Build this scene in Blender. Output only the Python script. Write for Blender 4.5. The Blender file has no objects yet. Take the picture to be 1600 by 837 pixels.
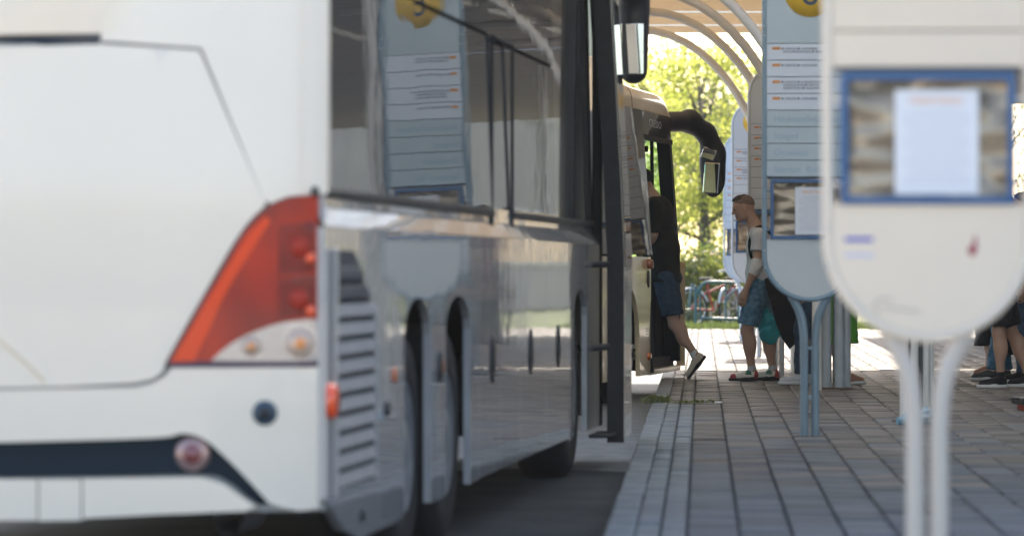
import bpy, bmesh, math, random
import numpy as np
from mathutils import Vector, Matrix
from mathutils.geometry import delaunay_2d_cdt
R = math.radians
rng = random.Random(7)
nrs = np.random.RandomState(11)
SC = bpy.context.scene
COL = SC.collection

# ------------------------------------------------------------------ camera, sky, sun, exposure
CAMH = 1.19                       # camera above the road; the pavement top is 0.14
cd = bpy.data.cameras.new('camera')
cam = bpy.data.objects.new('camera', cd); COL.objects.link(cam)
cam.location = (0, 0, CAMH); cam.rotation_euler = (R(90), 0, 0)
cd.lens = 135; cd.sensor_width = 36; cd.clip_start = 0.1; cd.clip_end = 3000
cd.dof.use_dof = True; cd.dof.focus_distance = 33.6; cd.dof.aperture_fstop = 2.9; cd.dof.aperture_blades = 0
SC.camera = cam
SUN_EL, SUN_AZ = R(42), R(5)     # azimuth from +Y, positive to the right
w = bpy.data.worlds.new('World'); SC.world = w; w.use_nodes = True
nt = w.node_tree; nt.nodes.clear()
sky = nt.nodes.new('ShaderNodeTexSky'); sky.sky_type = 'NISHITA'; sky.sun_disc = False
sky.sun_elevation = SUN_EL; sky.sun_rotation = SUN_AZ; sky.air_density = 1.0; sky.dust_density = 2.5; sky.ozone_density = 1.0
bg = nt.nodes.new('ShaderNodeBackground'); bg.inputs['Strength'].default_value = 0.125
wo = nt.nodes.new('ShaderNodeOutputWorld')
nt.links.new(sky.outputs[0], bg.inputs[0]); nt.links.new(bg.outputs[0], wo.inputs[0])
sd = bpy.data.lights.new('sun', 'SUN'); sd.energy = 2.6; sd.angle = R(0.53); sd.color = (1.0, 0.93, 0.82)
sun = bpy.data.objects.new('sun', sd); COL.objects.link(sun)
sdir = Vector((math.sin(SUN_AZ)*math.cos(SUN_EL), math.cos(SUN_AZ)*math.cos(SUN_EL), math.sin(SUN_EL)))
sun.rotation_euler = (-sdir).to_track_quat('-Z', 'Y').to_euler(); sun.location = sdir*50
SC.view_settings.view_transform = 'Standard'; SC.view_settings.look = 'None'
SC.view_settings.exposure = 1.98; SC.view_settings.gamma = 1.0
SC.view_settings.use_white_balance = True; SC.view_settings.white_balance_temperature = 6900; SC.view_settings.white_balance_tint = 10
SC.render.engine = 'CYCLES'; SC.cycles.use_denoising = True
SC.cycles.max_bounces = 10; SC.cycles.transparent_max_bounces = 16
SC.cycles.sample_clamp_indirect = 8.0

# ------------------------------------------------------------------ materials
MATS = {}
def mat(name, col, rough=0.6, metal=0.0, coat=0.0, var=0.0, vscale=6.0, bump=0.0, bscale=20.0, spec=0.5, col2=None,
        rnd=0.0, ior=1.5, island=0.0, bdetail=4.0, detail=6.0, stretch=None):
    if name in MATS: return MATS[name]
    m = bpy.data.materials.new(name); m.use_nodes = True; MATS[name] = m
    t = m.node_tree; b = t.nodes['Principled BSDF']; N = t.nodes.new; K = t.links.new
    b.inputs['Base Color'].default_value = (*col, 1); b.inputs['Roughness'].default_value = rough
    b.inputs['Metallic'].default_value = metal; b.inputs['Coat Weight'].default_value = coat
    b.inputs['Coat Roughness'].default_value = 0.03; b.inputs['IOR'].default_value = ior
    b.inputs['Specular IOR Level'].default_value = spec
    tc = N('ShaderNodeTexCoord'); src = tc.outputs['Object']
    if stretch:
        mp = N('ShaderNodeMapping'); mp.inputs['Scale'].default_value = stretch
        K(src, mp.inputs[0]); src = mp.outputs[0]
    last = None
    if var > 0 or col2:
        n = N('ShaderNodeTexNoise'); n.inputs['Scale'].default_value = vscale; n.inputs['Detail'].default_value = detail
        K(src, n.inputs['Vector'])
        rp = N('ShaderNodeValToRGB'); rp.color_ramp.elements[0].position = 0.32; rp.color_ramp.elements[1].position = 0.7
        c2 = col2 if col2 else tuple(c*(1-var) for c in col)
        rp.color_ramp.elements[0].color = (*c2, 1); rp.color_ramp.elements[1].color = (*col, 1)
        K(n.outputs['Fac'], rp.inputs[0]); last = rp.outputs[0]
        mr = N('ShaderNodeMapRange'); mr.inputs['To Min'].default_value = min(1, rough*1.15); mr.inputs['To Max'].default_value = rough*0.85
        K(n.outputs['Fac'], mr.inputs[0]); K(mr.outputs[0], b.inputs['Roughness'])
    if rnd > 0 or island > 0:
        oi = N('ShaderNodeObjectInfo'); ge = N('ShaderNodeNewGeometry')
        ad = N('ShaderNodeMath'); ad.operation = 'ADD'; fr = N('ShaderNodeMath'); fr.operation = 'FRACT'
        K(oi.outputs['Random'], ad.inputs[0]); K(ge.outputs['Random Per Island'], ad.inputs[1]); K(ad.outputs[0], fr.inputs[0])
        mr = N('ShaderNodeMapRange'); a = max(rnd, island)
        mr.inputs['To Min'].default_value = 1-a; mr.inputs['To Max'].default_value = 1+a; K(fr.outputs[0], mr.inputs[0])
        hs = N('ShaderNodeHueSaturation')
        if last: K(last, hs.inputs['Color'])
        else: hs.inputs['Color'].default_value = (*col, 1)
        K(mr.outputs[0], hs.inputs['Value']); last = hs.outputs[0]
    if last: K(last, b.inputs['Base Color'])
    if bump > 0:
        n2 = N('ShaderNodeTexNoise'); n2.inputs['Scale'].default_value = bscale; n2.inputs['Detail'].default_value = bdetail
        K(src, n2.inputs['Vector'])
        bp = N('ShaderNodeBump'); bp.inputs['Strength'].default_value = 1.0; bp.inputs['Distance'].default_value = bump
        K(n2.outputs['Fac'], bp.inputs['Height']); K(bp.outputs[0], b.inputs['Normal'])
        if coat > 0: K(bp.outputs[0], b.inputs['Coat Normal'])
    return m
def leafmat(name, c1, c2, trans=0.5):
    m = bpy.data.materials.new(name); m.use_nodes = True; t = m.node_tree; t.nodes.clear(); N = t.nodes.new; K = t.links.new
    ge = N('ShaderNodeNewGeometry'); rp = N('ShaderNodeValToRGB')
    rp.color_ramp.elements[0].color = (*c1, 1); rp.color_ramp.elements[1].color = (*c2, 1); K(ge.outputs['Random Per Island'], rp.inputs[0])
    d = N('ShaderNodeBsdfPrincipled'); d.inputs['Roughness'].default_value = 0.45; tr = N('ShaderNodeBsdfTranslucent'); mx = N('ShaderNodeMixShader')
    mx.inputs[0].default_value = trans; K(rp.outputs[0], d.inputs['Base Color'])
    hs = N('ShaderNodeHueSaturation'); hs.inputs['Value'].default_value = 1.5; hs.inputs['Hue'].default_value = 0.485; K(rp.outputs[0], hs.inputs['Color']); K(hs.outputs[0], tr.inputs[0])
    K(d.outputs[0], mx.inputs[1]); K(tr.outputs[0], mx.inputs[2]); o = N('ShaderNodeOutputMaterial'); K(mx.outputs[0], o.inputs[0])
    return m
def glassmat(name, tint, fres=1.5, rough=0.0):
    m = bpy.data.materials.new(name); m.use_nodes = True; t = m.node_tree; t.nodes.clear(); N = t.nodes.new; K = t.links.new
    tr = N('ShaderNodeBsdfTransparent'); tr.inputs[0].default_value = (*tint, 1)
    g = N('ShaderNodeBsdfGlossy'); g.inputs['Roughness'].default_value = rough
    f = N('ShaderNodeFresnel'); f.inputs['IOR'].default_value = fres; mx = N('ShaderNodeMixShader')
    K(f.outputs[0], mx.inputs[0]); K(tr.outputs[0], mx.inputs[1]); K(g.outputs[0], mx.inputs[2])
    o = N('ShaderNodeOutputMaterial'); K(mx.outputs[0], o.inputs[0]); return m
def translucentmat(name, col, f):
    m = bpy.data.materials.new(name); m.use_nodes = True; t = m.node_tree; t.nodes.clear(); N = t.nodes.new; K = t.links.new
    tc = N('ShaderNodeTexCoord'); mp = N('ShaderNodeMapping'); mp.inputs['Scale'].default_value = (0.5, 9, 9); n = N('ShaderNodeTexNoise'); n.inputs['Scale'].default_value = 2.0
    K(tc.outputs['Object'], mp.inputs[0]); K(mp.outputs[0], n.inputs['Vector'])
    rp = N('ShaderNodeValToRGB'); rp.color_ramp.elements[0].color = (*[c*0.7 for c in col], 1); rp.color_ramp.elements[1].color = (*col, 1); K(n.outputs['Fac'], rp.inputs[0])
    d = N('ShaderNodeBsdfDiffuse'); tr = N('ShaderNodeBsdfTranslucent'); mx = N('ShaderNodeMixShader'); mx.inputs[0].default_value = f
    K(rp.outputs[0], d.inputs[0]); K(rp.outputs[0], tr.inputs[0]); K(d.outputs[0], mx.inputs[1]); K(tr.outputs[0], mx.inputs[2])
    o = N('ShaderNodeOutputMaterial'); K(mx.outputs[0], o.inputs[0]); return m

# ------------------------------------------------------------------ helpers
def link(name, me, m, parent=None):
    o = bpy.data.objects.new(name, me); COL.objects.link(o)
    if m is not None and not me.materials: me.materials.append(m)
    if parent is not None: o.parent = parent
    return o
def tag(o, label=None, cat=None, group=None, kind=None):
    if label: o['label'] = label
    if cat: o['category'] = cat
    if group: o['group'] = group
    if kind: o['kind'] = kind
    return o
def thing(name, label, cat, loc=(0, 0, 0), rz=0.0, group=None):
    o = bpy.data.objects.new(name, None); COL.objects.link(o); o.empty_display_size = 0.2
    o.location = loc; o.rotation_euler = (0, 0, rz); return tag(o, label, cat, group)
class MB:
    def __init__(s): s.v = []; s.f = []; s.sm = []
    def add(s, vs, fs, smooth=False):
        n = len(s.v); s.v += [tuple(v) for v in vs]; s.f += [tuple(i+n for i in f) for f in fs]; s.sm += [smooth]*len(fs); return s
    def box(s, c, d, rot=None, bev=0.0):
        bm = bmesh.new(); bmesh.ops.create_cube(bm, size=1.0)
        for v in bm.verts: v.co = Vector((v.co.x*d[0], v.co.y*d[1], v.co.z*d[2]))
        if bev > 0: bmesh.ops.bevel(bm, geom=list(bm.edges), offset=bev, segments=2, affect='EDGES', profile=0.5)
        M = rot if rot is not None else Matrix.Identity(3)
        bm.verts.index_update(); vs = [M @ v.co + Vector(c) for v in bm.verts]
        s.add(vs, [[v.index for v in f.verts] for f in bm.faces]); bm.free(); return s
    def tube(s, pts, r, seg=10, closed=False, caps=True):
        P = [Vector(p) for p in pts]; n = len(P)
        rr = r if isinstance(r, (list, tuple)) else [r]*n
        rings = []; up = Vector((0, 0, 1)); prev = None
        for i in range(n):
            if closed: t = (P[(i+1) % n]-P[i-1])
            else: t = P[min(i+1, n-1)]-P[max(i-1, 0)]
            t.normalize()
            if prev is None:
                a = up if abs(t.dot(up)) < 0.9 else Vector((1, 0, 0)); x = t.cross(a).normalized()
            else:
                x = prev - t*prev.dot(t); x.normalize()
            y = t.cross(x); prev = x
            rings.append([P[i]+(x*math.cos(k*2*math.pi/seg)+y*math.sin(k*2*math.pi/seg))*rr[i] for k in range(seg)])
        vs = [q for rg in rings for q in rg]; fs = []
        for i in range(n if closed else n-1):
            a = i*seg; b = ((i+1) % n)*seg
            for k in range(seg): fs.append((a+k, a+(k+1) % seg, b+(k+1) % seg, b+k))
        s.add(vs, fs, True)
        if caps and not closed:
            s.add(rings[0], [tuple(range(seg))[::-1]]); s.add(rings[-1], [tuple(range(seg))])
        return s
    def lathe(s, prof, seg=24, M=None, c=(0, 0, 0)):   # prof: (r, h) about local z
        M = M if M is not None else Matrix.Identity(3); vs = []; fs = []
        for (r, h) in prof:
            for k in range(seg):
                a = 2*math.pi*k/seg; vs.append(M @ Vector((r*math.cos(a), r*math.sin(a), h)) + Vector(c))
        for i in range(len(prof)-1):
            for k in range(seg): fs.append((i*seg+k, i*seg+(k+1) % seg, (i+1)*seg+(k+1) % seg, (i+1)*seg+k))
        s.add(vs, fs, True); return s
    def prism(s, poly, fn, d0, d1):   # poly (a,b) -> fn(a,b,d)
        n = len(poly); vs = [fn(a, b, d0) for a, b in poly]+[fn(a, b, d1) for a, b in poly]
        fs = [tuple(range(n)), tuple(range(2*n-1, n-1, -1))]
        s.add(vs, fs); s.add(vs, [(i, i+n, (i+1) % n+n, (i+1) % n) for i in range(n)]); return s
    def mesh(s, name):
        me = bpy.data.meshes.new(name); me.from_pydata(s.v, [], s.f); me.validate(verbose=False)
        if len(me.polygons) == len(s.sm): me.polygons.foreach_set('use_smooth', s.sm)
        me.update(); return me
    def build(s, name, m, parent=None): return link(name, s.mesh(name), m, parent)
def inside(p, poly):
    x, y = p; r = False; j = len(poly)-1
    for i in range(len(poly)):
        xi, yi = poly[i]; xj, yj = poly[j]
        if (yi > y) != (yj > y) and x < (xj-xi)*(y-yi)/(yj-yi)+xi: r = not r
        j = i
    return r
def dens(poly, step):
    out = []
    for i in range(len(poly)):
        a = Vector(poly[i]); b = Vector(poly[(i+1) % len(poly)]); n = max(1, int((b-a).length/step))
        out += [tuple(a.lerp(b, k/n)) for k in range(n)]
    return out
def smooth_poly(pts, n=6, closed=False):
    P = [Vector(p) for p in pts]; out = []
    for i in range(len(P)-1):
        p0 = P[max(i-1, 0)]; p1 = P[i]; p2 = P[i+1]; p3 = P[min(i+2, len(P)-1)]
        for k in range(n):
            t = k/n
            out.append(tuple(0.5*((2*p1)+(p2-p0)*t+(2*p0-5*p1+4*p2-p3)*t*t+(3*p1-p0-3*p2+p3)*t**3)))
    out.append(tuple(P[-1])); return out
def sheet(mb, outline, fn, step=0.1, rim=0.02):
    poly = dens(outline, step); n = len(poly)
    xs = [p[0] for p in poly]; ys = [p[1] for p in poly]; pts = list(poly)
    i = min(xs)+step*0.5
    while i < max(xs):
        j = min(ys)+step*0.5
        while j < max(ys):
            if inside((i, j), poly) and min((i-a)**2+(j-b)**2 for a, b in poly) > (0.45*step)**2: pts.append((i, j))
            j += step
        i += step
    r = delaunay_2d_cdt([Vector(p) for p in pts], [], [list(range(n))], 1, 1e-6)
    V = r[0]; F = [f for f in r[2] if inside(((V[f[0]].x+V[f[1]].x+V[f[2]].x)/3, (V[f[0]].y+V[f[1]].y+V[f[2]].y)/3), poly)]
    mb.add([fn(v.x, v.y, 0) for v in V], F, True)
    if rim:
        cnt = {}
        for f in F:
            for a, b in ((f[0], f[1]), (f[1], f[2]), (f[2], f[0])): cnt[frozenset((a, b))] = cnt.get(frozenset((a, b)), [])+[(a, b)]
        for kk, l in cnt.items():
            if len(l) == 1:
                a, b = l[0]; mb.add([fn(V[a].x, V[a].y, 0), fn(V[b].x, V[b].y, 0), fn(V[b].x, V[b].y, rim), fn(V[a].x, V[a].y, rim)], [(0, 3, 2, 1)])
    return mb
def text(name, body, size, m, parent, loc, rot=(R(90), 0, 0), align='LEFT', ext=0.0006):
    c = bpy.data.curves.new(name, 'FONT'); c.body = body; c.size = size; c.align_x = align; c.extrude = ext; c.resolution_u = 3
    key = (body, size, align)
    if key not in TXT:
        t_ = bpy.data.objects.new('tmp', c); TXT[key] = bpy.data.meshes.new_from_object(t_); bpy.data.objects.remove(t_)
    bpy.data.curves.remove(c); me = TXT[key].copy(); me.name = name; me.materials.clear(); me.materials.append(m)
    o = bpy.data.objects.new(name, me); COL.objects.link(o); o.parent = parent; o.location = loc; o.rotation_euler = rot
    return o
TXT = {}
def copy_tree(o, parent=None):
    c = o.copy(); COL.objects.link(c)
    if parent is not None: c.parent = parent
    for ch in o.children: copy_tree(ch, c)
    return c

# ---- implicit surfaces (bodies, clothes, shoes, bags) meshed with surface nets
def cone(a, b, ra, rb, k=None, clip=None, sx=None):
    a = np.array(a, float); b = np.array(b, float); mr = max(ra, rb)
    def ev(P):
        ba = b-a; L = max(float(ba@ba), 1e-9); h = np.clip(((P-a)@ba)/L, 0, 1)
        q = P-a-h[..., None]*ba
        return np.sqrt((q*q).sum(-1))-(ra+(rb-ra)*h)
    return (ev, np.minimum(a, b)-mr, np.maximum(a, b)+mr, k, clip)
def ell(c, r, rot=None, k=None, clip=None):
    c = np.array(c, float); r = np.array(r, float); M = np.array(rot) if rot is not None else None; m = r.max()
    def ev(P):
        q = P-c
        if M is not None: q = q@M
        k0 = np.sqrt(((q/r)**2).sum(-1)); k1 = np.sqrt(((q/(r*r))**2).sum(-1))
        return k0*(k0-1)/np.maximum(k1, 1e-9)
    return (ev, c-m, c+m, k, clip)
def sdf_mesh(name, prims, h=0.01, k=0.03, noise=None, post=None):
    lo = np.min([p[1] for p in prims], 0)-0.03-2*h; hi = np.max([p[2] for p in prims], 0)+0.03+2*h
    n = np.ceil((hi-lo)/h).astype(int)+1
    ax = [lo[i]+h*np.arange(n[i]) for i in range(3)]
    F = np.full(n, 0.25)
    for ev, pl, ph, kk, clip in prims:
        kk = kk if kk is not None else k; mg = kk+0.02+2*h
        i0 = np.maximum(((pl-mg-lo)/h).astype(int), 0); i1 = np.minimum(((ph+mg-lo)/h).astype(int)+2, n)
        sl = tuple(slice(i0[i], i1[i]) for i in range(3))
        P = np.stack(np.meshgrid(*[ax[i][sl[i]] for i in range(3)], indexing='ij'), -1)
        d = ev(P)
        if clip:
            for (cc, nn) in clip: d = np.maximum(d, (P-np.array(cc, float))@np.array(nn, float))
        A = F[sl]; hh = np.maximum(kk-np.abs(A-d), 0)/max(kk, 1e-6)
        F[sl] = np.minimum(A, d)-hh*hh*kk*0.25
    if noise or post:
        P = np.stack(np.meshgrid(*ax, indexing='ij'), -1)
        if noise: F = F+noise(P)
        if post: F = post(P, F)
    s = F < 0
    c = np.stack([s[i:n[0]-1+i, j:n[1]-1+j, l:n[2]-1+l] for i in (0, 1) for j in (0, 1) for l in (0, 1)], 0)
    act = c.any(0) & ~c.all(0)
    idx = np.full(act.shape, -1); cells = np.argwhere(act); idx[act] = np.arange(len(cells))
    acc = np.zeros((len(cells), 3)); num = np.zeros(len(cells))
    corners = [(i, j, l) for i in (0, 1) for j in (0, 1) for l in (0, 1)]
    for a in corners:
        for d in range(3):
            if a[d]: continue
            b = list(a); b[d] = 1
            fa = F[tuple((cells+a).T)]; fb = F[tuple((cells+b).T)]; m = (fa < 0) != (fb < 0)
            t = np.where(m, fa/np.where(m, fa-fb, 1), 0); p = np.array(a, float)+np.zeros((len(cells), 3)); p[:, d] = t
            acc[m] += p[m]; num[m] += 1
    V = lo+h*(cells+acc/np.maximum(num, 1)[:, None])
    Q = []
    for d in range(3):
        e, g = [(1, 2), (2, 0), (0, 1)][d]
        A = np.moveaxis(s, (d, e, g), (0, 1, 2)); I = np.moveaxis(idx, (d, e, g), (0, 1, 2))
        ch = A[:-1, 1:-1, 1:-1] != A[1:, 1:-1, 1:-1]; w_ = np.argwhere(ch)
        if not len(w_): continue
        i, j, l = w_.T; q = np.stack([I[i, j, l], I[i, j+1, l], I[i, j+1, l+1], I[i, j, l+1]], 1)
        ins = A[:-1, 1:-1, 1:-1][ch]; q[~ins] = q[~ins][:, ::-1]; Q.append(q)
    Q = np.concatenate(Q)
    me = bpy.data.meshes.new(name); me.vertices.add(len(V)); me.vertices.foreach_set('co', V.ravel())
    me.loops.add(len(Q)*4); me.loops.foreach_set('vertex_index', Q.ravel().astype(np.int32))
    me.polygons.add(len(Q)); me.polygons.foreach_set('loop_start', np.arange(0, len(Q)*4, 4, dtype=np.int32))
    me.polygons.foreach_set('use_smooth', np.ones(len(Q), bool)); me.update(); me.validate(); return me
def quads_mesh(name, V, Q, smooth=False):
    V = np.asarray(V, np.float32); Q = np.asarray(Q, np.int32); k = Q.shape[1]
    me = bpy.data.meshes.new(name); me.vertices.add(len(V)); me.vertices.foreach_set('co', V.ravel())
    me.loops.add(Q.size); me.loops.foreach_set('vertex_index', Q.ravel())
    me.polygons.add(len(Q)); me.polygons.foreach_set('loop_start', np.arange(0, Q.size, k, dtype=np.int32)); me.update(); return me

# ------------------------------------------------------------------ the kerb line: x = K0 + KS*y
KS = 0.0495; K0 = 0.325-KS*14.5; KA = -math.atan(KS); PAVE = 0.14
kd = Vector((KS, 1, 0)).normalized(); kn = Vector((kd.y, -kd.x, 0))      # along the kerb, across it to the right

# ------------------------------------------------------------------ ground
asphalt = mat('asphalt', (0.032, 0.042, 0.052), 0.85, var=0.5, vscale=1.6, bump=0.006, bscale=90, detail=10)
g = MB().add([(-400, -300, 0), (400, -300, 0), (400, 900, 0), (-400, 900, 0)], [(0, 1, 2, 3)]).build('road', asphalt); tag(g, kind='structure')
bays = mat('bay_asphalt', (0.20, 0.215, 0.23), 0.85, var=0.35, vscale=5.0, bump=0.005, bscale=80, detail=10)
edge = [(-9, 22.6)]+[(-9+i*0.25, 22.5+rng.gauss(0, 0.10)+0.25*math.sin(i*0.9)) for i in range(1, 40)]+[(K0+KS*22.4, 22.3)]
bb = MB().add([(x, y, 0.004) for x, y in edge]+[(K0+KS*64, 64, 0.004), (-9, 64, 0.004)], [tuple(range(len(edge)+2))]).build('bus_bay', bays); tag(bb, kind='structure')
fc = MB().add([(-60, -90, 0.004), (60, -90, 0.004), (60, 11.5, 0.004), (-60, 11.5, 0.004)], [(0, 1, 2, 3)]).build('bounce_ground', mat('bounce_concrete', (0.50, 0.44, 0.36), 0.8, var=0.2, vscale=2)); tag(fc, kind='structure')  # unseen pale ground around the camera, added for warm bounce light
lawnm = mat('lawn', (0.10, 0.14, 0.035), 0.9, var=0.4, vscale=2.0, bump=0.03, bscale=25)
PEND = 66.5
lw = MB().box((4, 60+PEND, 0.06), (60, 120, 0.14)).build('lawn', lawnm); tag(lw, kind='structure')
sand = mat('joint_sand', (0.045, 0.05, 0.056), 0.95, var=0.3, vscale=30)
pv = bpy.data.objects.new('pavement', None)
PX = 12.0
def pl(x, y, z): return (x, y, z)
pvo = MB().box((PX/2, (PEND+6)/2-6, PAVE/2-0.01), (PX, PEND+6, PAVE-0.012)).build('pavement', sand); tag(pvo, kind='structure')
pvo.location = (K0, 0, 0); pvo.rotation_euler = (0, 0, KA)
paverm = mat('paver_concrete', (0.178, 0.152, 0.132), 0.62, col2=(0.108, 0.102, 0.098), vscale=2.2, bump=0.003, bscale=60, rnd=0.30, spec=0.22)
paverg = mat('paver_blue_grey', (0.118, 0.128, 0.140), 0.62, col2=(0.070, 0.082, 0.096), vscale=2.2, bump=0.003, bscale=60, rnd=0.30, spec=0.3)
paverb = mat('border_concrete', (0.165, 0.195, 0.215), 0.62, var=0.3, vscale=5.0, bump=0.003, bscale=60, rnd=0.18)
def paver_verts(wd, ln, z0=-0.03, b=0.008):
    x, y = wd/2, ln/2
    V = [(-x, -y, z0), (x, -y, z0), (x, y, z0), (-x, y, z0), (-x, -y, -b), (x, -y, -b), (x, y, -b), (-x, y, -b),
         (-x+b, -y+b, 0), (x-b, -y+b, 0), (x-b, y-b, 0), (-x+b, y-b, 0)]
    Fq = [(8, 9, 10, 11)]
    for i in range(4):
        j = (i+1) % 4; Fq += [(i, j, j+4, i+4), (i+4, j+4, j+8, i+8)]
    return np.array(V), np.array(Fq)
slots = []
cols = [(0.125, 0.095), (0.228, 0.098)]; xx = 0.335
while xx < PX-0.3: cols.append((xx, 0.202)); xx += 0.209
for ci, (x0, wd) in enumerate(cols):
    y = 9.0+rng.random()*0.4
    while y < PEND-0.5:
        ln = rng.choice([0.2, 0.24, 0.28, 0.32, 0.38]) if ci > 1 else rng.choice([0.3, 0.4])
        cx, cy = x0+wd/2, y+ln/2; y += ln+0.011
        wx = K0+cx*math.cos(KA)-cy*math.sin(KA); wy = cx*math.sin(KA)+cy*math.cos(KA)
        if wy < 9: continue
        px = 800+wx/wy*6000; py = 418+1.05/wy*6000
        area = (wd*ln)/wy**3 if (0 < px < 1600 and py < 845) else 0
        slots.append([area, ci, cx, cy, wd, ln, rng.gauss(0, 0.0022), rng.gauss(0, 0.006), rng.gauss(0, 0.012)])
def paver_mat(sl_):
    far = rng.random() < (sl_[3]-18.0)/10.0  # brown takes over with distance: partly paving, partly shade put into the colour
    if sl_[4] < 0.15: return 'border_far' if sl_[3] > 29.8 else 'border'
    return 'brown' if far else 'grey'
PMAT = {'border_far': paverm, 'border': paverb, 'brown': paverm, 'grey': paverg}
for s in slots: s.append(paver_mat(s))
slots.sort(key=lambda s: -s[0])
pm = {}
for ci in (0, 1, 2):
    V, Fq = paver_verts(1, 1, b=0.008)
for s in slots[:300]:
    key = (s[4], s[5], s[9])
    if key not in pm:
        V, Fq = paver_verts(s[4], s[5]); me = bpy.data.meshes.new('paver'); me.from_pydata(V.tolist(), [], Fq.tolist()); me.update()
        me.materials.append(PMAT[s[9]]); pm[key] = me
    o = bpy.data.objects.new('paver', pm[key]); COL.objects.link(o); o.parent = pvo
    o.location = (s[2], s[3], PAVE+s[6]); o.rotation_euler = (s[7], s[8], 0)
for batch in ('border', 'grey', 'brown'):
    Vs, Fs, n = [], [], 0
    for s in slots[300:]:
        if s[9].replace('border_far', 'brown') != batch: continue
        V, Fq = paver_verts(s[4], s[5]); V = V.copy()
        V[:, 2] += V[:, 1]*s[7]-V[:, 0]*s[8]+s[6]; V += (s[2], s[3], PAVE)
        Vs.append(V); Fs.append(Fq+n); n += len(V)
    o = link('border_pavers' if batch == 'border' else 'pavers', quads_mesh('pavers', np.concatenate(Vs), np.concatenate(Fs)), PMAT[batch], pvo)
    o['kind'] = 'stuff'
# kerb of 1 m stones
kerbm = mat('kerb_concrete', (0.20, 0.225, 0.24), 0.75, var=0.35, vscale=7, bump=0.004, bscale=50, rnd=0.12)
kb = MB().box((0.06, (PEND+6)/2-6, 0.05), (0.10, PEND+6, 0.1)).build('kerb', sand); kb.location = (K0, 0, 0); kb.rotation_euler = (0, 0, KA); tag(kb, kind='structure')
km = MB().box((0, 0, 0), (0.122, 0.992, 0.17), bev=0.012).mesh('kerb_stone'); km.materials.append(kerbm)
for i in range(int(PEND)+5):
    o = bpy.data.objects.new('kerb_stone', km); COL.objects.link(o); o.parent = kb
    o.location = (0.061+rng.gauss(0, 0.002), -5.5+i, PAVE-0.085+rng.gauss(0, 0.002)); o.rotation_euler = (0, rng.gauss(0, 0.008), rng.gauss(0, 0.002))
# gutter dirt along the kerb foot
# ------------------------------------------------------------------ shared materials
white = mat('white_paint', (0.81, 0.725, 0.615), 0.25, coat=0.6, var=0.04, vscale=1.5)
sidep = mat('silver_side_paint', (0.36, 0.36, 0.365), 0.25, coat=1.0, bump=0.0016, bscale=2.2, spec=0.5)
blackp = mat('black_plastic', (0.018, 0.02, 0.024), 0.45, var=0.3, vscale=20)
rubber = mat('black_rubber', (0.012, 0.013, 0.015), 0.7, var=0.3, vscale=15)
darkin = mat('dark_cavity', (0.010, 0.011, 0.013), 0.8)
tint = mat('dark_window_glass', (0.075, 0.078, 0.080), 0.015, bump=0.0012, bscale=1.6, spec=0.5, ior=2.7)
metal = mat('brushed_metal', (0.62, 0.62, 0.62), 0.32, metal=1.0, var=0.15, vscale=30)
orange = mat('orange_lens', (0.55, 0.12, 0.02), 0.2, coat=0.8)
mirrorm = mat('mirror_silver', (0.85, 0.86, 0.86), 0.01, metal=1.0)

# ------------------------------------------------------------------ the white coach
TH = math.atan(700/6000.); CX, CY = -0.65, 13.0
coach = thing('coach', 'large white coach seen from behind, big red tail light, dark windows, beside the kerb', 'coach', (CX, CY, 0), -TH)
def L(u, v, w): return (-v, u, w)
def SU(x): Z = 13000./(700-(x-800)); return (Z-13)/math.cos(TH)
def SW(x, y): Z = 13000./(700-(x-800)); return CAMH-(y-418)*Z/6000.
def UC(v, w): # depth of the rear surface
    t = max(0.0, (0.55-v)/0.55); u = 0.11*t**1.5 + 0.05*(max(0.0, 0.09-v)/0.09)**2
    if w > 1.45: u += 0.05*(w-1.45)
    v0 = max(0.5, 0.77-0.8*(w-1.98))
    if w > 1.95 and v > v0: u -= min(0.045, 0.14*(v-v0))*min(1, (w-1.95)/0.05)
    return u
def RV(x, y):
    v = 0.5
    for _ in range(6):
        wv = CAMH-(y-418)*13/6000.
        Z = 13+UC(v, wv)*math.cos(TH)+v*math.sin(TH)
        X = (x-800)*Z/6000.; u = UC(v, wv)
        v = (CX+u*math.sin(TH)-X)/math.cos(TH)
    return (v, CAMH-(y-418)*Z/6000.)
def rear(a, b, d): return L(UC(a, b)+d, a, b)
def rear_off(off): return lambda a, b, d: L(UC(a, b)+d+off, a, b)
def rp(pts): return [RV(*p) for p in pts]
VL = 2.45
lampL = smooth_poly([(264, 567), (290, 520), (330, 450), (380, 366), (416, 326), (450, 309), (497, 305)], 5)
# dark shell behind the panels
sh = MB(); sheet(sh, [(0.01, 0.36), (VL, 0.36), (VL, 3.2), (0.01, 3.2)], rear_off(0.03), 0.12, 0)
sh.build('inner_shell', mat('seam_grey', (0.42, 0.42, 0.42), 0.8), coach)
up = rp([(500, 301), (497, 303), (450, 306), (424, 317), (413, 313), (316, 77), (313, 74), (250, 70), (158, 63)])
m_ = MB(); sheet(m_, [(0.0, up[0][1])]+up[1:]+[(up[-1][0], RV(158, 52)[1]), (VL, RV(0, 58)[1]), (VL, 3.2), (0.0, 3.2)], rear, 0.08, 0.025)
m_.build('rear_upper_panel', white, coach)
ha = rp([(155, 69), (311.5, 78.5), (415, 318), (412, 323)] + [(x-6, y-1) for x, y in lampL[::-1] if x < 412] + [(256, 578), (240, 590), (212, 597), (100, 602.5), (0, 604.5)])
m_ = MB(); sheet(m_, ha+[(VL, RV(0, 606)[1]), (VL, RV(0, 76)[1]), RV(0, 73)], rear, 0.08, 0.025)
m_.build('engine_hatch', white, coach)
sl = [(min(a, VL), b) for a, b in rp([(158, 53), (150, 69), (0, 73), (-700, 76), (-700, 60), (0, 58)])]
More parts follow.
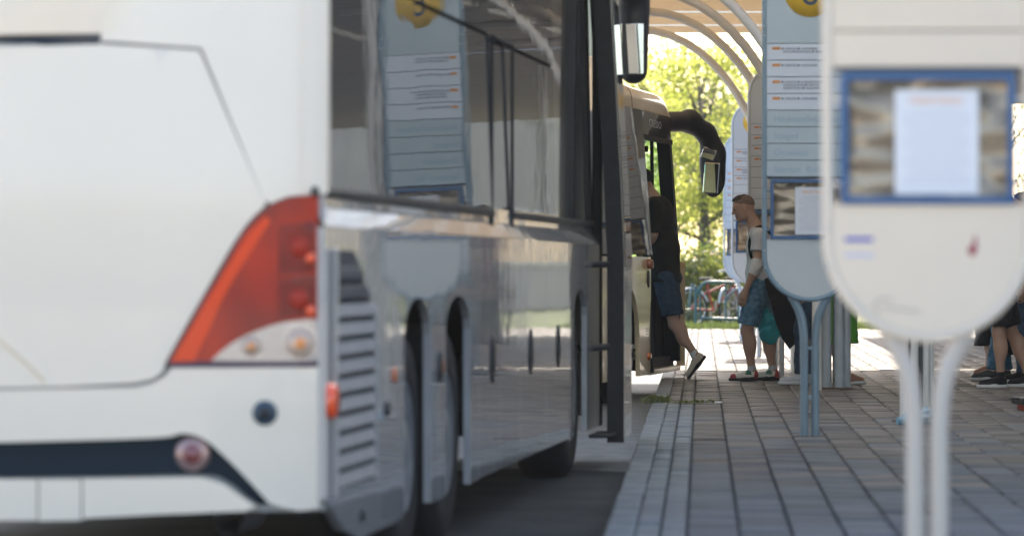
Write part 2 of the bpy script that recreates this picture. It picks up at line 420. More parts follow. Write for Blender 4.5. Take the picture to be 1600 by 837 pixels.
m_ = MB(); sheet(m_, sl, rear_off(0.02), 0.1, 0.0); m_.build('hatch_recess', mat('navy_trim', (0.02, 0.035, 0.06), 0.3), coach)
bt = [(0, 690), (240, 683), (285, 676), (318, 684), (350, 710), (385, 745), (422, 785)]
bts = smooth_poly(bt, 5)
bu = rp([(499.5, 572), (270, 574), (258, 588), (240, 598), (215, 604), (100, 606), (0, 608)])+[(VL, RV(0, 609)[1]), (VL, RV(0, 691)[1])]+rp(bts)+rp([(440, 791), (470, 797), (499.5, 792)])
m_ = MB(); sheet(m_, bu, rear_off(-0.012), 0.08, 0.05); m_.build('bumper', white, coach)
b2 = smooth_poly([(0, 745), (200, 743), (318, 741), (355, 752), (385, 775), (405, 788)], 5)
st = [(VL, RV(0, 691)[1])]+rp([(0, 690)]+bts[1:])+rp(b2[::-1])+[(VL, RV(0, 746)[1])]
m_ = MB(); sheet(m_, st, rear_off(0.015), 0.08, 0.0); m_.build('bumper_strip', mat('strip_black', (0.010, 0.020, 0.030), 0.7, spec=0.2), coach)
for xa, xb in ((-700, 60.5), (63, 128.5), (131, 420)):
    if xb == 420: lp = [(131, 746), (200, 745), (316, 744), (350, 754), (380, 775), (402, 789), (385, 797), (250, 802), (131, 808)]
    else: lp = [(xa, 747), (xb, 747), (xb, 811), (xa, 812)]
    m_ = MB(); sheet(m_, [(min(a, VL), b) for a, b in rp(lp)], rear_off(-0.02), 0.08, 0.06); m_.build('lower_bumper', white, coach)
# exhaust and underside behind the lip
m_ = MB().tube([L(0.08, 0.33, 0.33), L(0.5, 0.33, 0.33)], 0.05, 16, caps=False); m_.build('exhaust', metal, coach)
# tail light
redl = mat('red_lens', (0.54, 0.028, 0.008), 0.25, coat=0.25, spec=0.3, vscale=4.5, detail=2, col2=(0.26, 0.022, 0.014), stretch=(1, 1, 0.6))
tl = rp(lampL+[(499, 330), (499, 440), (499, 566.5)])
cl = smooth_poly([(330, 563), (355, 541), (385, 523), (430, 506), (470, 499), (497.5, 498)], 4)
def lampf(off): return lambda a, b, d: L(UC(a, b)+d+off, a, b)
m_ = MB(); sheet(m_, rp(lampL[:]+[(497.5, 330), (497.5, 440), (497.5, 498)]+cl[::-1][1:]+[(300, 564.5)]), lampf(-0.010), 0.04, 0.04)
tlo = m_.build('tail_light', redl, coach)
m_ = MB(); sheet(m_, rp([(258, 572), (264, 566), (330, 564), (499, 564), (499, 572)]), lampf(-0.014), 0.05, 0.03); m_.build('lamp_trim', mat('dark_purple_trim', (0.05, 0.02, 0.06), 0.4), tlo)
m_ = MB(); sheet(m_, rp(cl+[(497.5, 563), ]), lampf(-0.009), 0.03, 0.03); clo = m_.build('clear_lens', mat('clear_lens', (0.62, 0.58, 0.55), 0.1, coat=1.0, metal=0.3, var=0.35, vscale=12), tlo)
def disc(px, py, r, off, name, m, par, sy=1.0, dome=0.35):
    v, w_ = RV(px, py); u = UC(v, w_)+off
    sl_ = (UC(v-0.02, w_)-UC(v+0.02, w_))/0.04
    nrm = Vector(L(-1, -sl_, 0)).normalized(); M = nrm.to_track_quat('Z', 'Y').to_matrix()
    return MB().lathe([(r, -0.02), (r, 0.0), (r*0.92, 0.006), (r*0.6, 0.006+dome*0.02), (0.0001, 0.006+dome*0.03)], 24, M, L(u, v, w_)).build(name, m, par)
amber = mat('amber_bulb', (0.85, 0.32, 0.08), 0.15, coat=1.0)
redb = mat('red_reflector', (0.95, 0.10, 0.02), 0.15, coat=1.0)
pale_ = mat('bowl_pale', (0.55, 0.42, 0.34), 0.35, metal=0.3)
chr_ = mat('chrome_ring', (0.8, 0.78, 0.76), 0.12, metal=1.0)
dred = mat('dark_red_lens', (0.20, 0.02, 0.018), 0.15, coat=1.0)
for (x, y, r_, mm, nm) in ((470, 535, 0.050, pale_, 'reflector_bowl'), (394, 540, 0.034, pale_, 'reflector_bowl')):
    disc(x, y, r_, -0.010, nm, mm, tlo); disc(x, y, r_*0.5, -0.016, 'bulb', amber, tlo)
seg_d = mat('lens_dark_segment', (0.27, 0.020, 0.012), 0.3, coat=0.2, spec=0.3, var=0.4, vscale=9); seg_o = mat('lens_orange_band', (0.78, 0.06, 0.008), 0.3, coat=0.2, spec=0.3)
m_ = MB(); sheet(m_, rp([(436, 352), (494, 345), (494, 422), (436, 430)]), lampf(-0.0115), 0.04, 0.01); m_.build('lens_segment', seg_d, tlo)
m_ = MB(); sheet(m_, rp([(436, 436), (494, 428), (494, 492), (468, 493), (436, 498)]), lampf(-0.0115), 0.04, 0.01); m_.build('lens_segment', seg_d, tlo)
m_ = MB(); sheet(m_, rp(smooth_poly([(270, 563), (294, 522), (333, 455), (384, 373), (416, 337)], 4)+smooth_poly([(424, 345), (396, 388), (352, 460), (330, 510), (304, 563)], 4)), lampf(-0.0112), 0.03, 0.01); m_.build('lens_band', seg_o, tlo)
for (x, y) in ((486, 402), (486, 484), (470, 385), (468, 466)): disc(x, y, 0.018 if x > 480 else 0.034, -0.0125, 'bulb', redb if x > 480 else mat('lens_mid_red', (0.36, 0.025, 0.012), 0.3, spec=0.3), tlo, dome=0.1)
# pale curved reflection on the hatch, laid on as a thin line
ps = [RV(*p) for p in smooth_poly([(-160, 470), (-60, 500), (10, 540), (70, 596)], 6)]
MB().tube([L(UC(a, b)-0.0005, a, b) for a, b in ps], 0.004, 6).build('reflection_streak', mat('reflection_streak_gold', (0.75, 0.58, 0.38), 0.4), coach)
# parking sensor, fog light
bl = mat('sensor_blue_black', (0.03, 0.06, 0.09), 0.3)
s1 = disc(415, 644, 0.043, -0.013, 'parking_sensor', bl, coach); disc(415, 644, 0.024, -0.02, 'sensor_core', blackp, s1)
s2 = disc(300, 708, 0.060, 0.010, 'fog_light', mat('pink_grey_rim', (0.45, 0.30, 0.28), 0.3, metal=0.6), coach); disc(300, 708, 0.036, 0.002, 'fog_lens', mat('dark_red_fog', (0.22, 0.05, 0.05), 0.15, coat=1), s2)
# the sides. lower wall with wheel arches, chamfered shoulder, belt trim, windows
def side(a, b, d): return L(a, d, b)
def arch(u0, u1, top, bot, n=10):
    c = (u0+u1)/2; r = (u1-u0)/2; hh = 0.15; pts = [(u0, bot)]
    for k in range(n+1):
        t = math.pi-k*math.pi/n; pts.append((c+r*math.cos(t), top-hh+hh*math.sin(t)))
    return pts+[(u1, bot)]
SHO = 1.33; SK = 0.245
A1 = (1.99, 2.74); A2 = (3.20, 4.02); A3 = (8.62, 9.36)
def lower(u0, u1, name, bot=None, extra=None, rim=0.032):
    m_ = MB(); sheet(m_, bot+[(u1, SHO), (u0, SHO)] if bot else [(u0, SK), (u1, SK), (u1, SHO), (u0, SHO)], side, 0.12, rim); return m_.build(name, sidep, coach)
rearp = lower(0.115, 2.98, 'side_panel', [(0.115, 0.40), (0.5, 0.27), (0.9, 0.215), (1.7, 0.215)]+arch(*A1, 1.07, 0.23)+[(2.98, 0.23)])
lower(2.99, 4.32, 'side_panel', [(2.99, 0.23)]+arch(*A2, 1.07, 0.235)+[(4.32, 0.24)])
lower(4.33, 5.13, 'luggage_flap'); dl = lower(5.14, 5.95, 'middle_door'); lower(5.96, 7.15, 'luggage_flap'); lower(7.16, 8.40, 'luggage_flap')
lower(8.41, 10.18, 'side_panel', [(8.41, 0.245)]+arch(*A3, 1.07, 0.245)+[(10.18, 0.245)])
MB().box(L(10.24, 0.02, 1.55), (0.05, 0.10, 2.62), bev=0.01).build('body_edge', rubber, coach)
for u0, u1 in (A1, A2, A3):
    MB().box(L((u0+u1)/2, 0.78, 0.75), (0.70, u1-u0+0.3, 1.0)).build('wheel_well', darkin, coach)
MB().add([L(u, v, w_) for u in (0.115, 10.18) for v, w_ in ((0, SHO+0.003), (0.045, 1.405), (0.045, 1.47))], [(0, 1, 4, 3), (1, 2, 5, 4)]).build('shoulder', sidep, coach)
for a, b in ((0.10, 5.12), (5.97, 10.15)):
    MB().box(L((a+b)/2, 0.036, 1.45), (0.022, b-a, 0.034), bev=0.006).build('belt_trim', blackp, coach)
def pane(u0, u1, w0, w1, name='window', m=tint, v=0.035):
    m_ = MB(); sheet(m_, [(u0, w0), (u1, w0), (u1, w1), (u0, w1)], lambda a, b, d: L(a, v+0.018-0.0075*(a-u0)+d+0.02*(b-1.4), b), 0.2, 0.01); return m_.build(name, m, coach)
W0, W1, W2, W3 = 1.472, 2.272, 2.292, 2.82
for u0, u1 in ((0.27, 2.62), (2.635, 5.118), (5.972, 8.02)):
    pane(u0, u1, W0, W1); pane(u0, u1, W2, W3, 'upper_window')
pane(5.142, 5.948, 1.33, W1, 'door_window'); pane(5.142, 5.948, W2, W3, 'upper_window')
for u in (5.13, 5.96): MB().box(L(u, 0.040, 1.81), (0.016, 0.014, 0.95), bev=0.003).build('door_seal', rubber, coach)
MB().box(L(5.545, 0.040, 2.282), (0.016, 0.816, 0.014), bev=0.003).build('door_seal', rubber, coach)
gl = mat('black_panel_gloss', (0.02, 0.028, 0.034), 0.12, coat=0.8)
pane(8.035, 8.80, W0, W3, 'black_pillar_panel', gl); pane(8.815, 10.17, W0, W3, 'driver_side_window')
cw = [(0.0, 0.0), (0.03, -0.003), (0.07, 0.0), (0.105, 0.012), (0.13, 0.03)]
zz_ = [1.475+0.1*k for k in range(18)]
MB().add([L(UC(0.0, z)-0.004+du, dv+0.02*max(0, z-1.4)*du/0.13, z) for z in zz_ for du, dv in cw], [(i*5+j, i*5+j+1, i*5+6+j, i*5+5+j) for i in range(17) for j in range(4)], True).build('rear_corner', white, coach)
# structure behind the panels
MB().box(L(4.85, 0.66, 2.0), (1.14, 9.3, 1.36)).build('inner_body', darkin, coach)
MB().box(L(5.3, 1.25, 3.04), (2.48, 10.2, 0.40), bev=0.12).build('roof', white, coach)
MB().box(L(5.3, 1.88, 1.6), (1.1, 10.3, 2.7), bev=0.1).build('far_side', white, coach)
MB().box(L(4.7, 0.70, 0.62), (1.15, 9.0, 0.16)).build('floor_pan', darkin, coach)
# nose: rounded front corner in plan
nose = []
for k in range(9):
    t = k/8*math.pi/2; nose.append((10.28+0.75*math.sin(t), 0.02+0.62*(1-math.cos(t))))
nose += [(11.03, 1.3), (11.0, 2.4), (10.3, 2.4), (10.3, 0.9), (10.25, 0.25)]
m_ = MB(); m_.prism(nose, lambda a, b, d: L(a, b, d), 0.3, 1.35); m_.build('front_lower', white, coach)
m_ = MB(); m_.prism(nose, lambda a, b, d: L(a, b, d), 1.352, 2.84); m_.build('windscreen', tint, coach)
m_ = MB(); m_.prism(nose, lambda a, b, d: L(a, b, d), 2.85, 3.2); m_.build('front_cap', white, coach)
MB().box(L(9.85, -0.055, 0.205), (0.13, 0.60, 0.018), bev=0.005).build('folding_step', rubber, coach)
# open door leaf standing outside
dlf = MB(); a = (10.0, -0.062); b = (10.85, -0.035)
def leaf(u0, v0, u1, v1, z0, z1, th):
    lean = lambda z: 0.05*max(0, z-1.25)**1.15
    zz = [z0]+[z for z in (1.25, 1.7, 2.2, 2.6) if z0 < z < z1]+[z1]
    q = [(u0, v0), (u1, v1), (u1, v1-th), (u0, v0-th)]
    return MB().add([L(a, b+lean(z), z) for z in zz for a, b in q], [(i*4+j, i*4+(j+1) % 4, i*4+4+(j+1) % 4, i*4+4+j) for i in range(len(zz)-1) for j in range(4)]+[(0, 3, 2, 1), tuple(len(zz)*4-4+j for j in range(4))])
fl = leaf(10.0, -0.062, 10.85, -0.035, 0.17, 2.92, 0.035).build('front_door', mat('door_inner', (0.02, 0.025, 0.032), 0.35), coach)
leaf(10.03, -0.0985, 10.85, -0.0715, 0.17, 2.92, 0.062).build('door_skin', white, fl)
leaf(9.985, -0.060, 10.028, -0.0590, 0.15, 2.93, 0.10).build('door_seal', rubber, fl)
leaf(10.10, -0.1635, 10.78, -0.139, 1.2, 2.8, 0.003).build('door_glass', tint, fl)
for w_ in (1.21, 0.72):
    MB().tube([L(9.62, 0.10, w_), L(9.75, -0.02, w_), L(10.02, -0.07, w_)], 0.02, 8).build('hinge_arm', blackp, fl)
# grille with slats on the rear side panel
G0, G1, GB = 0.26, 1.16, 0.42
fr = [(G0, GB), (G1, GB), (G1, 1.04), (0.72, 1.25), (G0, 1.25)]
m_ = MB(); m_.prism(fr, side, -0.004, -0.0015); gr = m_.build('engine_grille', mat('grille_recess', (0.045, 0.048, 0.055), 0.7), coach)
slm = mat('grille_slat_grey', (0.33, 0.33, 0.33), 0.45, var=0.1)
for k in range(12):
    w_ = GB+0.03+k*0.0655; e1 = G1 if w_ < 1.03 else G1-(w_-1.03)*2.1
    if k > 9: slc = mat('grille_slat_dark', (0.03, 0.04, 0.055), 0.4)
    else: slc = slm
    MB().box(L((G0+e1)/2, -0.008, w_), (0.018, e1-G0-0.03, 0.046), Matrix.Rotation(R(-14), 3, 'Y'), bev=0.005).build('slat', slc, gr)
MB().box(L(G1+0.01, -0.012, 0.73), (0.022, 0.03, 0.64), bev=0.006).build('grille_frame', sidep, gr)
MB().box(L(G0-0.012, -0.012, 0.83), (0.022, 0.025, 0.86), bev=0.006).build('grille_frame', sidep, gr)
# lights, flap handles, caps on the side
def sdisc(u, w_, r, m, name, par=coach, h=0.012, s=1.0):
    M = Matrix.Rotation(R(90), 3, 'Y'); S = Matrix.Diagonal((s, 1, 1))
    return MB().lathe([(r, -0.005), (r, h*0.6), (r*0.8, h), (0.0001, h)], 18, M @ S, L(u, 0, w_)).build(name, m, par)
sdisc(0.19, 0.735, 0.062, redb, 'side_marker', h=0.03)
for u in (1.72, 3.06): sdisc(u, 0.78, 0.03, orange, 'side_marker')
for u in (1.52, ): sdisc(u, 0.66, 0.03, blackp, 'fuel_cap')
sdisc(0.90, 0.30, 0.025, blackp, 'tow_cap')
for u in (4.82, 6.42, 7.75):
    hd = sdisc(u, 0.77, 0.085, blackp, 'flap_handle', h=0.008, s=1.35); MB().box(L(u, -0.008, 0.77), (0.012, 0.03, 0.11), bev=0.004).build('latch', blackp, hd)
sdisc(2.99, 0.78, 0.05, blackp, 'flap_handle', s=1.3)
def wheel(parent, u, v, w_, r=0.475, wid=0.27, hub=metal):
    M = Matrix.Rotation(R(90), 3, 'Y'); c = L(u, v, w_)
    t = MB().lathe([(r*0.56, 0.0), (r*0.62, 0.012), (r*0.9, 0.012), (r*0.985, -0.02), (r, -0.05), (r, -wid+0.04), (r*0.95, -wid), (r*0.5, -wid)], 40, M, c).build('tyre', rubber, parent)
    rm = MB().lathe([(r*0.575, 0.003), (r*0.55, 0.012), (r*0.50, -0.02), (r*0.36, -0.05), (r*0.30, -0.01), (r*0.24, 0.01), (r*0.1, 0.025), (0.0001, 0.025)], 32, M, c).build('rim', hub, parent)
    for k in range(10):
        a_ = k*math.pi/5; p = Vector(c)+M @ Vector((r*0.38*math.cos(a_), r*0.38*math.sin(a_), -0.035))
        MB().lathe([(0.016, 0), (0.016, 0.03), (0.0001, 0.035)], 6, M, p).build('wheel_nut', hub, rm)
    return t
hubm = mat('wheel_hub_silver', (0.42, 0.43, 0.45), 0.3, metal=0.5, var=0.4, vscale=9)
for u in (2.36, 3.6, 8.98):
    wp = bpy.data.objects.new('wheel', None); COL.objects.link(wp); wp.parent = coach
    wheel(wp, u, 0.065, 0.475, hub=hubm)
for u in (2.36, 3.6, 8.98):
    MB().lathe([(0.05, 0), (0.475, 0), (0.475, -0.3), (0.05, -0.3)], 24, Matrix.Rotation(R(90), 3, 'Y'), L(u, 2.1, 0.475)).build('far_tyre', rubber, coach)
# hanging mirror
def mirror_shape(par, pts, fn, th, name, m):
    return None
mr = sdf_mesh('mirror', [cone((0, 0, 2.45), (0, 0, 2.90), 0.088, 0.105), cone((0.0, -0.03, 2.9), (-0.15, -0.5, 3.05), 0.06, 0.05), cone((-0.15, -0.5, 3.05), (-0.35, -0.85, 3.06), 0.05, 0.05)], 0.014, 0.05)
mo = link('mirror', mr, blackp, coach); mo.location = (0.085, 11.58, 0)
for z0, z1 in ((2.42, 2.74),):
    MB().box((0, -0.098, (z0+z1)/2), (0.142, 0.012, z1-z0), bev=0.004).build('mirror_glass', mirrorm, mo)

# ------------------------------------------------------------------ the cream city bus ahead
PH = math.atan(1150/6000.)
BX, BY = 1.634, 37.0
bus = thing('city_bus', 'cream city bus ahead of the coach with its front door open and a passenger boarding', 'bus', (BX, BY, 0), -PH)
cream = mat('cream_paint', (0.80, 0.65, 0.42), 0.3, coat=0.7, var=0.05, vscale=2)
capm = mat('cream_roof_paint', (0.74, 0.60, 0.42), 0.35, coat=0.5)
def TV(w_): return 0.085*max(0, w_-1.25)/1.15 + (0.35*(max(0, w_-2.62))**1.6)
def bside(a, b, d): return L(a, TV(b)+d, b)
def barch(c, r, cw, bot, n=14):
    return [(c-r, bot)]+[(c+r*math.cos(math.pi-k*math.pi/n), cw+r*math.sin(math.pi-k*math.pi/n)) for k in range(n+1)]+[(c+r, bot)]
DR = -1.93   # rear edge of the door opening
m_ = MB(); sheet(m_, [(-10, 0.22)]+barch(-8.0, 0.56, 0.45, 0.22)+barch(-3.14, 0.56, 0.45, 0.22)+[(DR, 0.22), (DR, 1.29), (-10, 1.29)], bside, 0.15, 0.04)
bs = m_.build('side_panel', cream, bus)
for u0, u1 in ((-9.9, -7.5), (-7.48, -5.3), (-5.28, -3.55), (-3.53, DR-0.03)):
    yw = 0.035 if u0 == -3.53 else 0.0; m_ = MB(); sheet(m_, [(u0, 1.31), (u1, 1.31), (u1, 2.63), (u0, 2.63)], lambda a, b, d: L(a, TV(b)+d+yw*(0.9-(a-u0)), b), 0.2, 0.02); m_.build('window', tint, bus)
# glossy header above the door opening
m_ = MB(); sheet(m_, [(DR-0.03, 2.42), (-0.12, 2.42), (-0.12, 2.63), (DR-0.03, 2.63)], bside, 0.1, 0.03); hdr = m_.build('door_header', tint, bus)
m_ = MB().box(L(DR-0.012, 0.045, 1.33), (0.05, 0.035, 2.2), Matrix.Rotation(R(-2.6), 3, 'Y')).build('door_frame', rubber, bus)
MB().box(L(-1.0, 0.10, 2.395), (0.05, 1.85, 0.045)).build('door_frame', rubber, bus)
# roof: extruded cap rounded toward the side and the front
prof = [(0.108, 2.640), (0.112, 2.72), (0.125, 2.78), (0.16, 2.825), (0.24, 2.86), (0.45, 2.885), (1.25, 2.90), (2.1, 2.88), (2.3, 2.80), (2.4, 2.64)]
def roofpt(u, v, w_):
    t = max(0.0, (u+0.40)/0.40); k_ = 1-0.5*t**2.5
    return L(u, v, 2.64+(w_-2.64)*max(0.10, 1-0.88*t**2.6))
m_ = MB(); us = [-10, -6, -2.6, -1.4, -0.8, -0.55, -0.4, -0.28, -0.18, -0.1, -0.04, 0.0]
vs = [roofpt(u, v, w_) for u in us for v, w_ in prof]; n_ = len(prof)
m_.add(vs, [(i*n_+j, i*n_+j+1, (i+1)*n_+j+1, (i+1)*n_+j) for i in range(len(us)-1) for j in range(n_-1)], True)
m_.build('roof', capm, bus)
MB().tube([roofpt(-2.35, v, w_+0.002) for v, w_ in prof], 0.004, 6).build('roof_seam', blackp, bus)
# front: windscreen, pillar, lower front
gg = glassmat('green_glass', (0.55, 0.80, 0.74), 1.45)
bk = mat('bus_black_trim', (0.014, 0.017, 0.020), 0.75, spec=0.15)
m_ = MB(); 
m_.add([L(-0.02, 0.13, 0.98), L(0.0, 2.35, 0.98), L(-0.06, 2.30, 2.62), L(-0.08, 0.20, 2.62)], [(0, 1, 2, 3)]); m_.build('windscreen', gg, bus)
def pillar(u, v0, v1, z0, z1, d=0.10):
    return MB().add([L(u-d, v0+TV(z), z) if s == 0 else (L(u-d, v1+TV(z), z) if s == 1 else (L(u, v1+TV(z), z) if s == 2 else L(u, v0+TV(z)+0.012, z))) for z in (z0, 1.25, (1.25+z1)/2, z1) for s in range(4)],
        [(i*4+j, i*4+(j+1) % 4, i*4+4+(j+1) % 4, i*4+4+j) for i in range(3) for j in range(4)]+[(0, 3, 2, 1), (12, 13, 14, 15)])
pillar(-0.01, 0.0, 0.125, 0.30, 2.64, 0.22).build('corner_pillar', bk, bus)
pillar(0.03, -0.035, 0.05, 0.25, 1.20, 0.035).build('front_corner', cream, bus)
MB().box(L(0.0, 1.25, 0.62), (2.2, 0.10, 0.72), bev=0.03).build('front_panel', cream, bus)
MB().box(L(-0.04, 1.25, 2.55), (2.1, 0.05, 0.16)).build('front_header', bk, bus)
# interior seen through the door
MB().box(L(-1.0, 1.25, 0.30), (2.36, 1.9, 0.10)).build('floor', rubber, bus)
MB().box(L(-0.98, 0.05, 0.235), (0.10, 1.85, 0.05), bev=0.01).build('door_sill', cream, bus)
MB().box(L(-6, 1.3, 0.42), (2.2, 8.0, 0.3)).build('underframe', darkin, bus)
MB().box(L(-0.28, 1.3, 0.68), (1.7, 0.42, 0.70), bev=0.03).build('dashboard', bk, bus)
MB().box(L(-0.16, 0.22, 0.60), (0.16, 0.08, 0.80)).build('dash_side', bk, bus)
MB().box(L(-3.0, 2.42, 0.75), (0.08, 13.9/2-0.2, 1.0)).build('far_side', cream, bus)
m_ = MB(); m_.add([L(-9.9, 2.40, 1.3), L(-0.1, 2.40, 1.3), L(-0.1, 2.34, 2.6), L(-9.9, 2.34, 2.6)], [(0, 1, 2, 3)]); m_.build('far_windows', gg, bus)
MB().box(L(-9.98, 1.25, 1.5), (2.36, 0.06, 2.4)).build('rear_wall', cream, bus)
MB().box(L(-2.02, 1.0, 1.25), (1.3, 0.05, 1.9)).build('partition', bk, bus)
MB().tube([L(-0.22, 0.235, 0.5), L(-0.22, 0.26, 2.6)], 0.018, 10).build('grab_pole', bk, bus)
MB().tube([L(-0.18, 0.30, 2.33), L(-0.18, 1.5, 2.33)], 0.03, 10).build('sun_blind', bk, bus)
MB().box(L(-1.7, 0.55, 0.95), (0.35, 0.3, 0.5), bev=0.03).build('ticket_machine', mat('ticket_blue', (0.03, 0.12, 0.3), 0.4), bus)
# folded-open door leaf inside the opening
MB().box(L(-0.50, 0.17, 1.0), (0.045, 0.36, 1.45), bev=0.01).build('door_leaf', bk, bus)
brown = mat('brown_lens', (0.33, 0.11, 0.05), 0.25, coat=0.6)
def bdisc(u, w_, r, m, name, s=1.0, h=0.02):
    return MB().lathe([(r, -0.004), (r, h*0.6), (r*0.8, h), (0.0001, h)], 18, Matrix.Rotation(R(90), 3, 'Y') @ Matrix.Diagonal((s, 1, 1)), L(u, 0, w_)).build(name, m, bus)
bdisc(-2.12, 1.225, 0.045, brown, 'side_marker', 1.0, 0.05); bdisc(-2.12, 0.39, 0.035, orange, 'side_marker', 1.0, 0.03)
bdisc(-2.10, 1.09, 0.06, mat('brown_black', (0.03, 0.022, 0.02), 0.3), 'fuel_flap', 1.35, 0.012)
for k in range(3): MB().box(L(-2.16, -0.0015, 0.64-0.025*k), (0.003, 0.14, 0.008)).build('printed_line', blackp, bs)
wp = bpy.data.objects.new('wheel', None); COL.objects.link(wp); wp.parent = bus; wheel(wp, -3.14, 0.08, 0.46, 0.46)
wp = bpy.data.objects.new('wheel', None); COL.objects.link(wp); wp.parent = bus; wheel(wp, -8.0, 0.08, 0.46, 0.46)
for c in (-3.14, -8.0): MB().box(L(c, 0.75, 0.65), (0.9, 1.1, 0.7)).build('wheel_well', darkin, bus)
o = text('lettering', 'CREDO', 0.10, mat('letter_grey', (0.5, 0.55, 0.6), 0.4), bus, (-TV(2.5)+0.006, -1.50, 2.50), (R(90), 0, R(90))); o.scale = (2.3, 1, 1)
# mirror arm: curved horn out from the front corner and a hanging head
arm = [cone((-0.02, -0.25, 2.62), (0.18, 0.18, 2.64), 0.10, 0.098), cone((0.18, 0.18, 2.64), (0.32, 0.32, 2.53), 0.098, 0.085), cone((0.32, 0.32, 2.53), (0.42, 0.36, 2.34), 0.08, 0.065),
       ell((0.375, 0.35, 2.30), (0.125, 0.07, 0.17)), ell((0.385, 0.35, 2.10), (0.122, 0.07, 0.20))]
mb_ = link('mirror', sdf_mesh('mirror', arm, 0.012, 0.09), blackp, bus); mb_.location = (-0.175, 0.35, -0.02)
MB().box((0.378, 0.272, 2.09), (0.15, 0.02, 0.30), Matrix.Rotation(R(4), 3, 'Y'), bev=0.008).build('mirror_glass', mirrorm, mb_)
MB().box((0.352, 0.272, 2.325), (0.135, 0.02, 0.11), Matrix.Rotation(R(20), 3, 'Y'), bev=0.008).build('mirror_glass', mirrorm, mb_)

# ------------------------------------------------------------------ timetable signs
framew = mat('sign_tube_white', (0.76, 0.66, 0.55), 0.35, coat=0.3, var=0.06)
frameb = mat('sign_tube_blue', (0.22, 0.32, 0.39), 0.35, coat=0.3, var=0.08)
legb = mat('sign_leg_blue', (0.21, 0.29, 0.34), 0.4, coat=0.2, var=0.12, vscale=9)
panelw = mat('sign_panel_cream', (0.82, 0.69, 0.55), 0.5, var=0.05, vscale=3)
panelb = mat('sign_panel_blue', (0.50, 0.58, 0.62), 0.45, var=0.06, vscale=3)
rowsw = mat('sign_row_white', (0.68, 0.73, 0.80), 0.45)
boxb = mat('info_box_blue', (0.006, 0.085, 0.24), 0.35, coat=0.3)
film = mat('wrinkled_film', (0.50, 0.39, 0.27), 0.28, metal=0.4, bump=0.16, bscale=3.4, bdetail=1.0, detail=1.0, col2=(0.34, 0.27, 0.20), vscale=4, stretch=(1.3, 1, 2.2))  # gold and brown of mirrored surroundings put into the colour
paper = mat('paper', (0.80, 0.80, 0.83), 0.7)
ink = mat('ink_dark', (0.05, 0.06, 0.10), 0.6); inkb = mat('ink_blue', (0.03, 0.05, 0.45), 0.6); inko = mat('tag_orange', (0.75, 0.30, 0.08), 0.6)
yel = mat('disc_yellow', (0.85, 0.52, 0.06), 0.45); num = mat('disc_navy', (0.03, 0.06, 0.12), 0.5); emb = mat('embossed_letter', (0.33, 0.45, 0.54), 0.5); inkp = mat('ink_pale_orange', (0.85, 0.45, 0.25), 0.6)
ZC0, ZC1, RR = 1.137, 2.73, 0.284
def stad(r, z0, z1, n=20):
    return [(r*math.cos(math.pi+k*math.pi/n), z0+r*math.sin(math.pi+k*math.pi/n)) for k in range(n+1)], [(r*math.cos(k*math.pi/n), z1+r*math.sin(k*math.pi/n)) for k in range(n+1)]
SG = 'timetable signs along the platform'
ROWS = [('► SZENTES ► CSONGRÁD', 'KISKUNFÉLEGYHÁZA ► BAJA'), ('► SZENTES ► CSONGRÁD', None), ('► SZENTES ► KUNSZENTMÁRTON', 'TISZAFÖLDVÁR ► MARTFŰ', 'ÚJSZENTIVÁN ► SZOLNOK'), ('► SZENTES ► CSONGRÁD', None)]
EMB = ['Hódmezővásárhely', 'Szeged', 'Orosháza', 'Szentes  Buda']
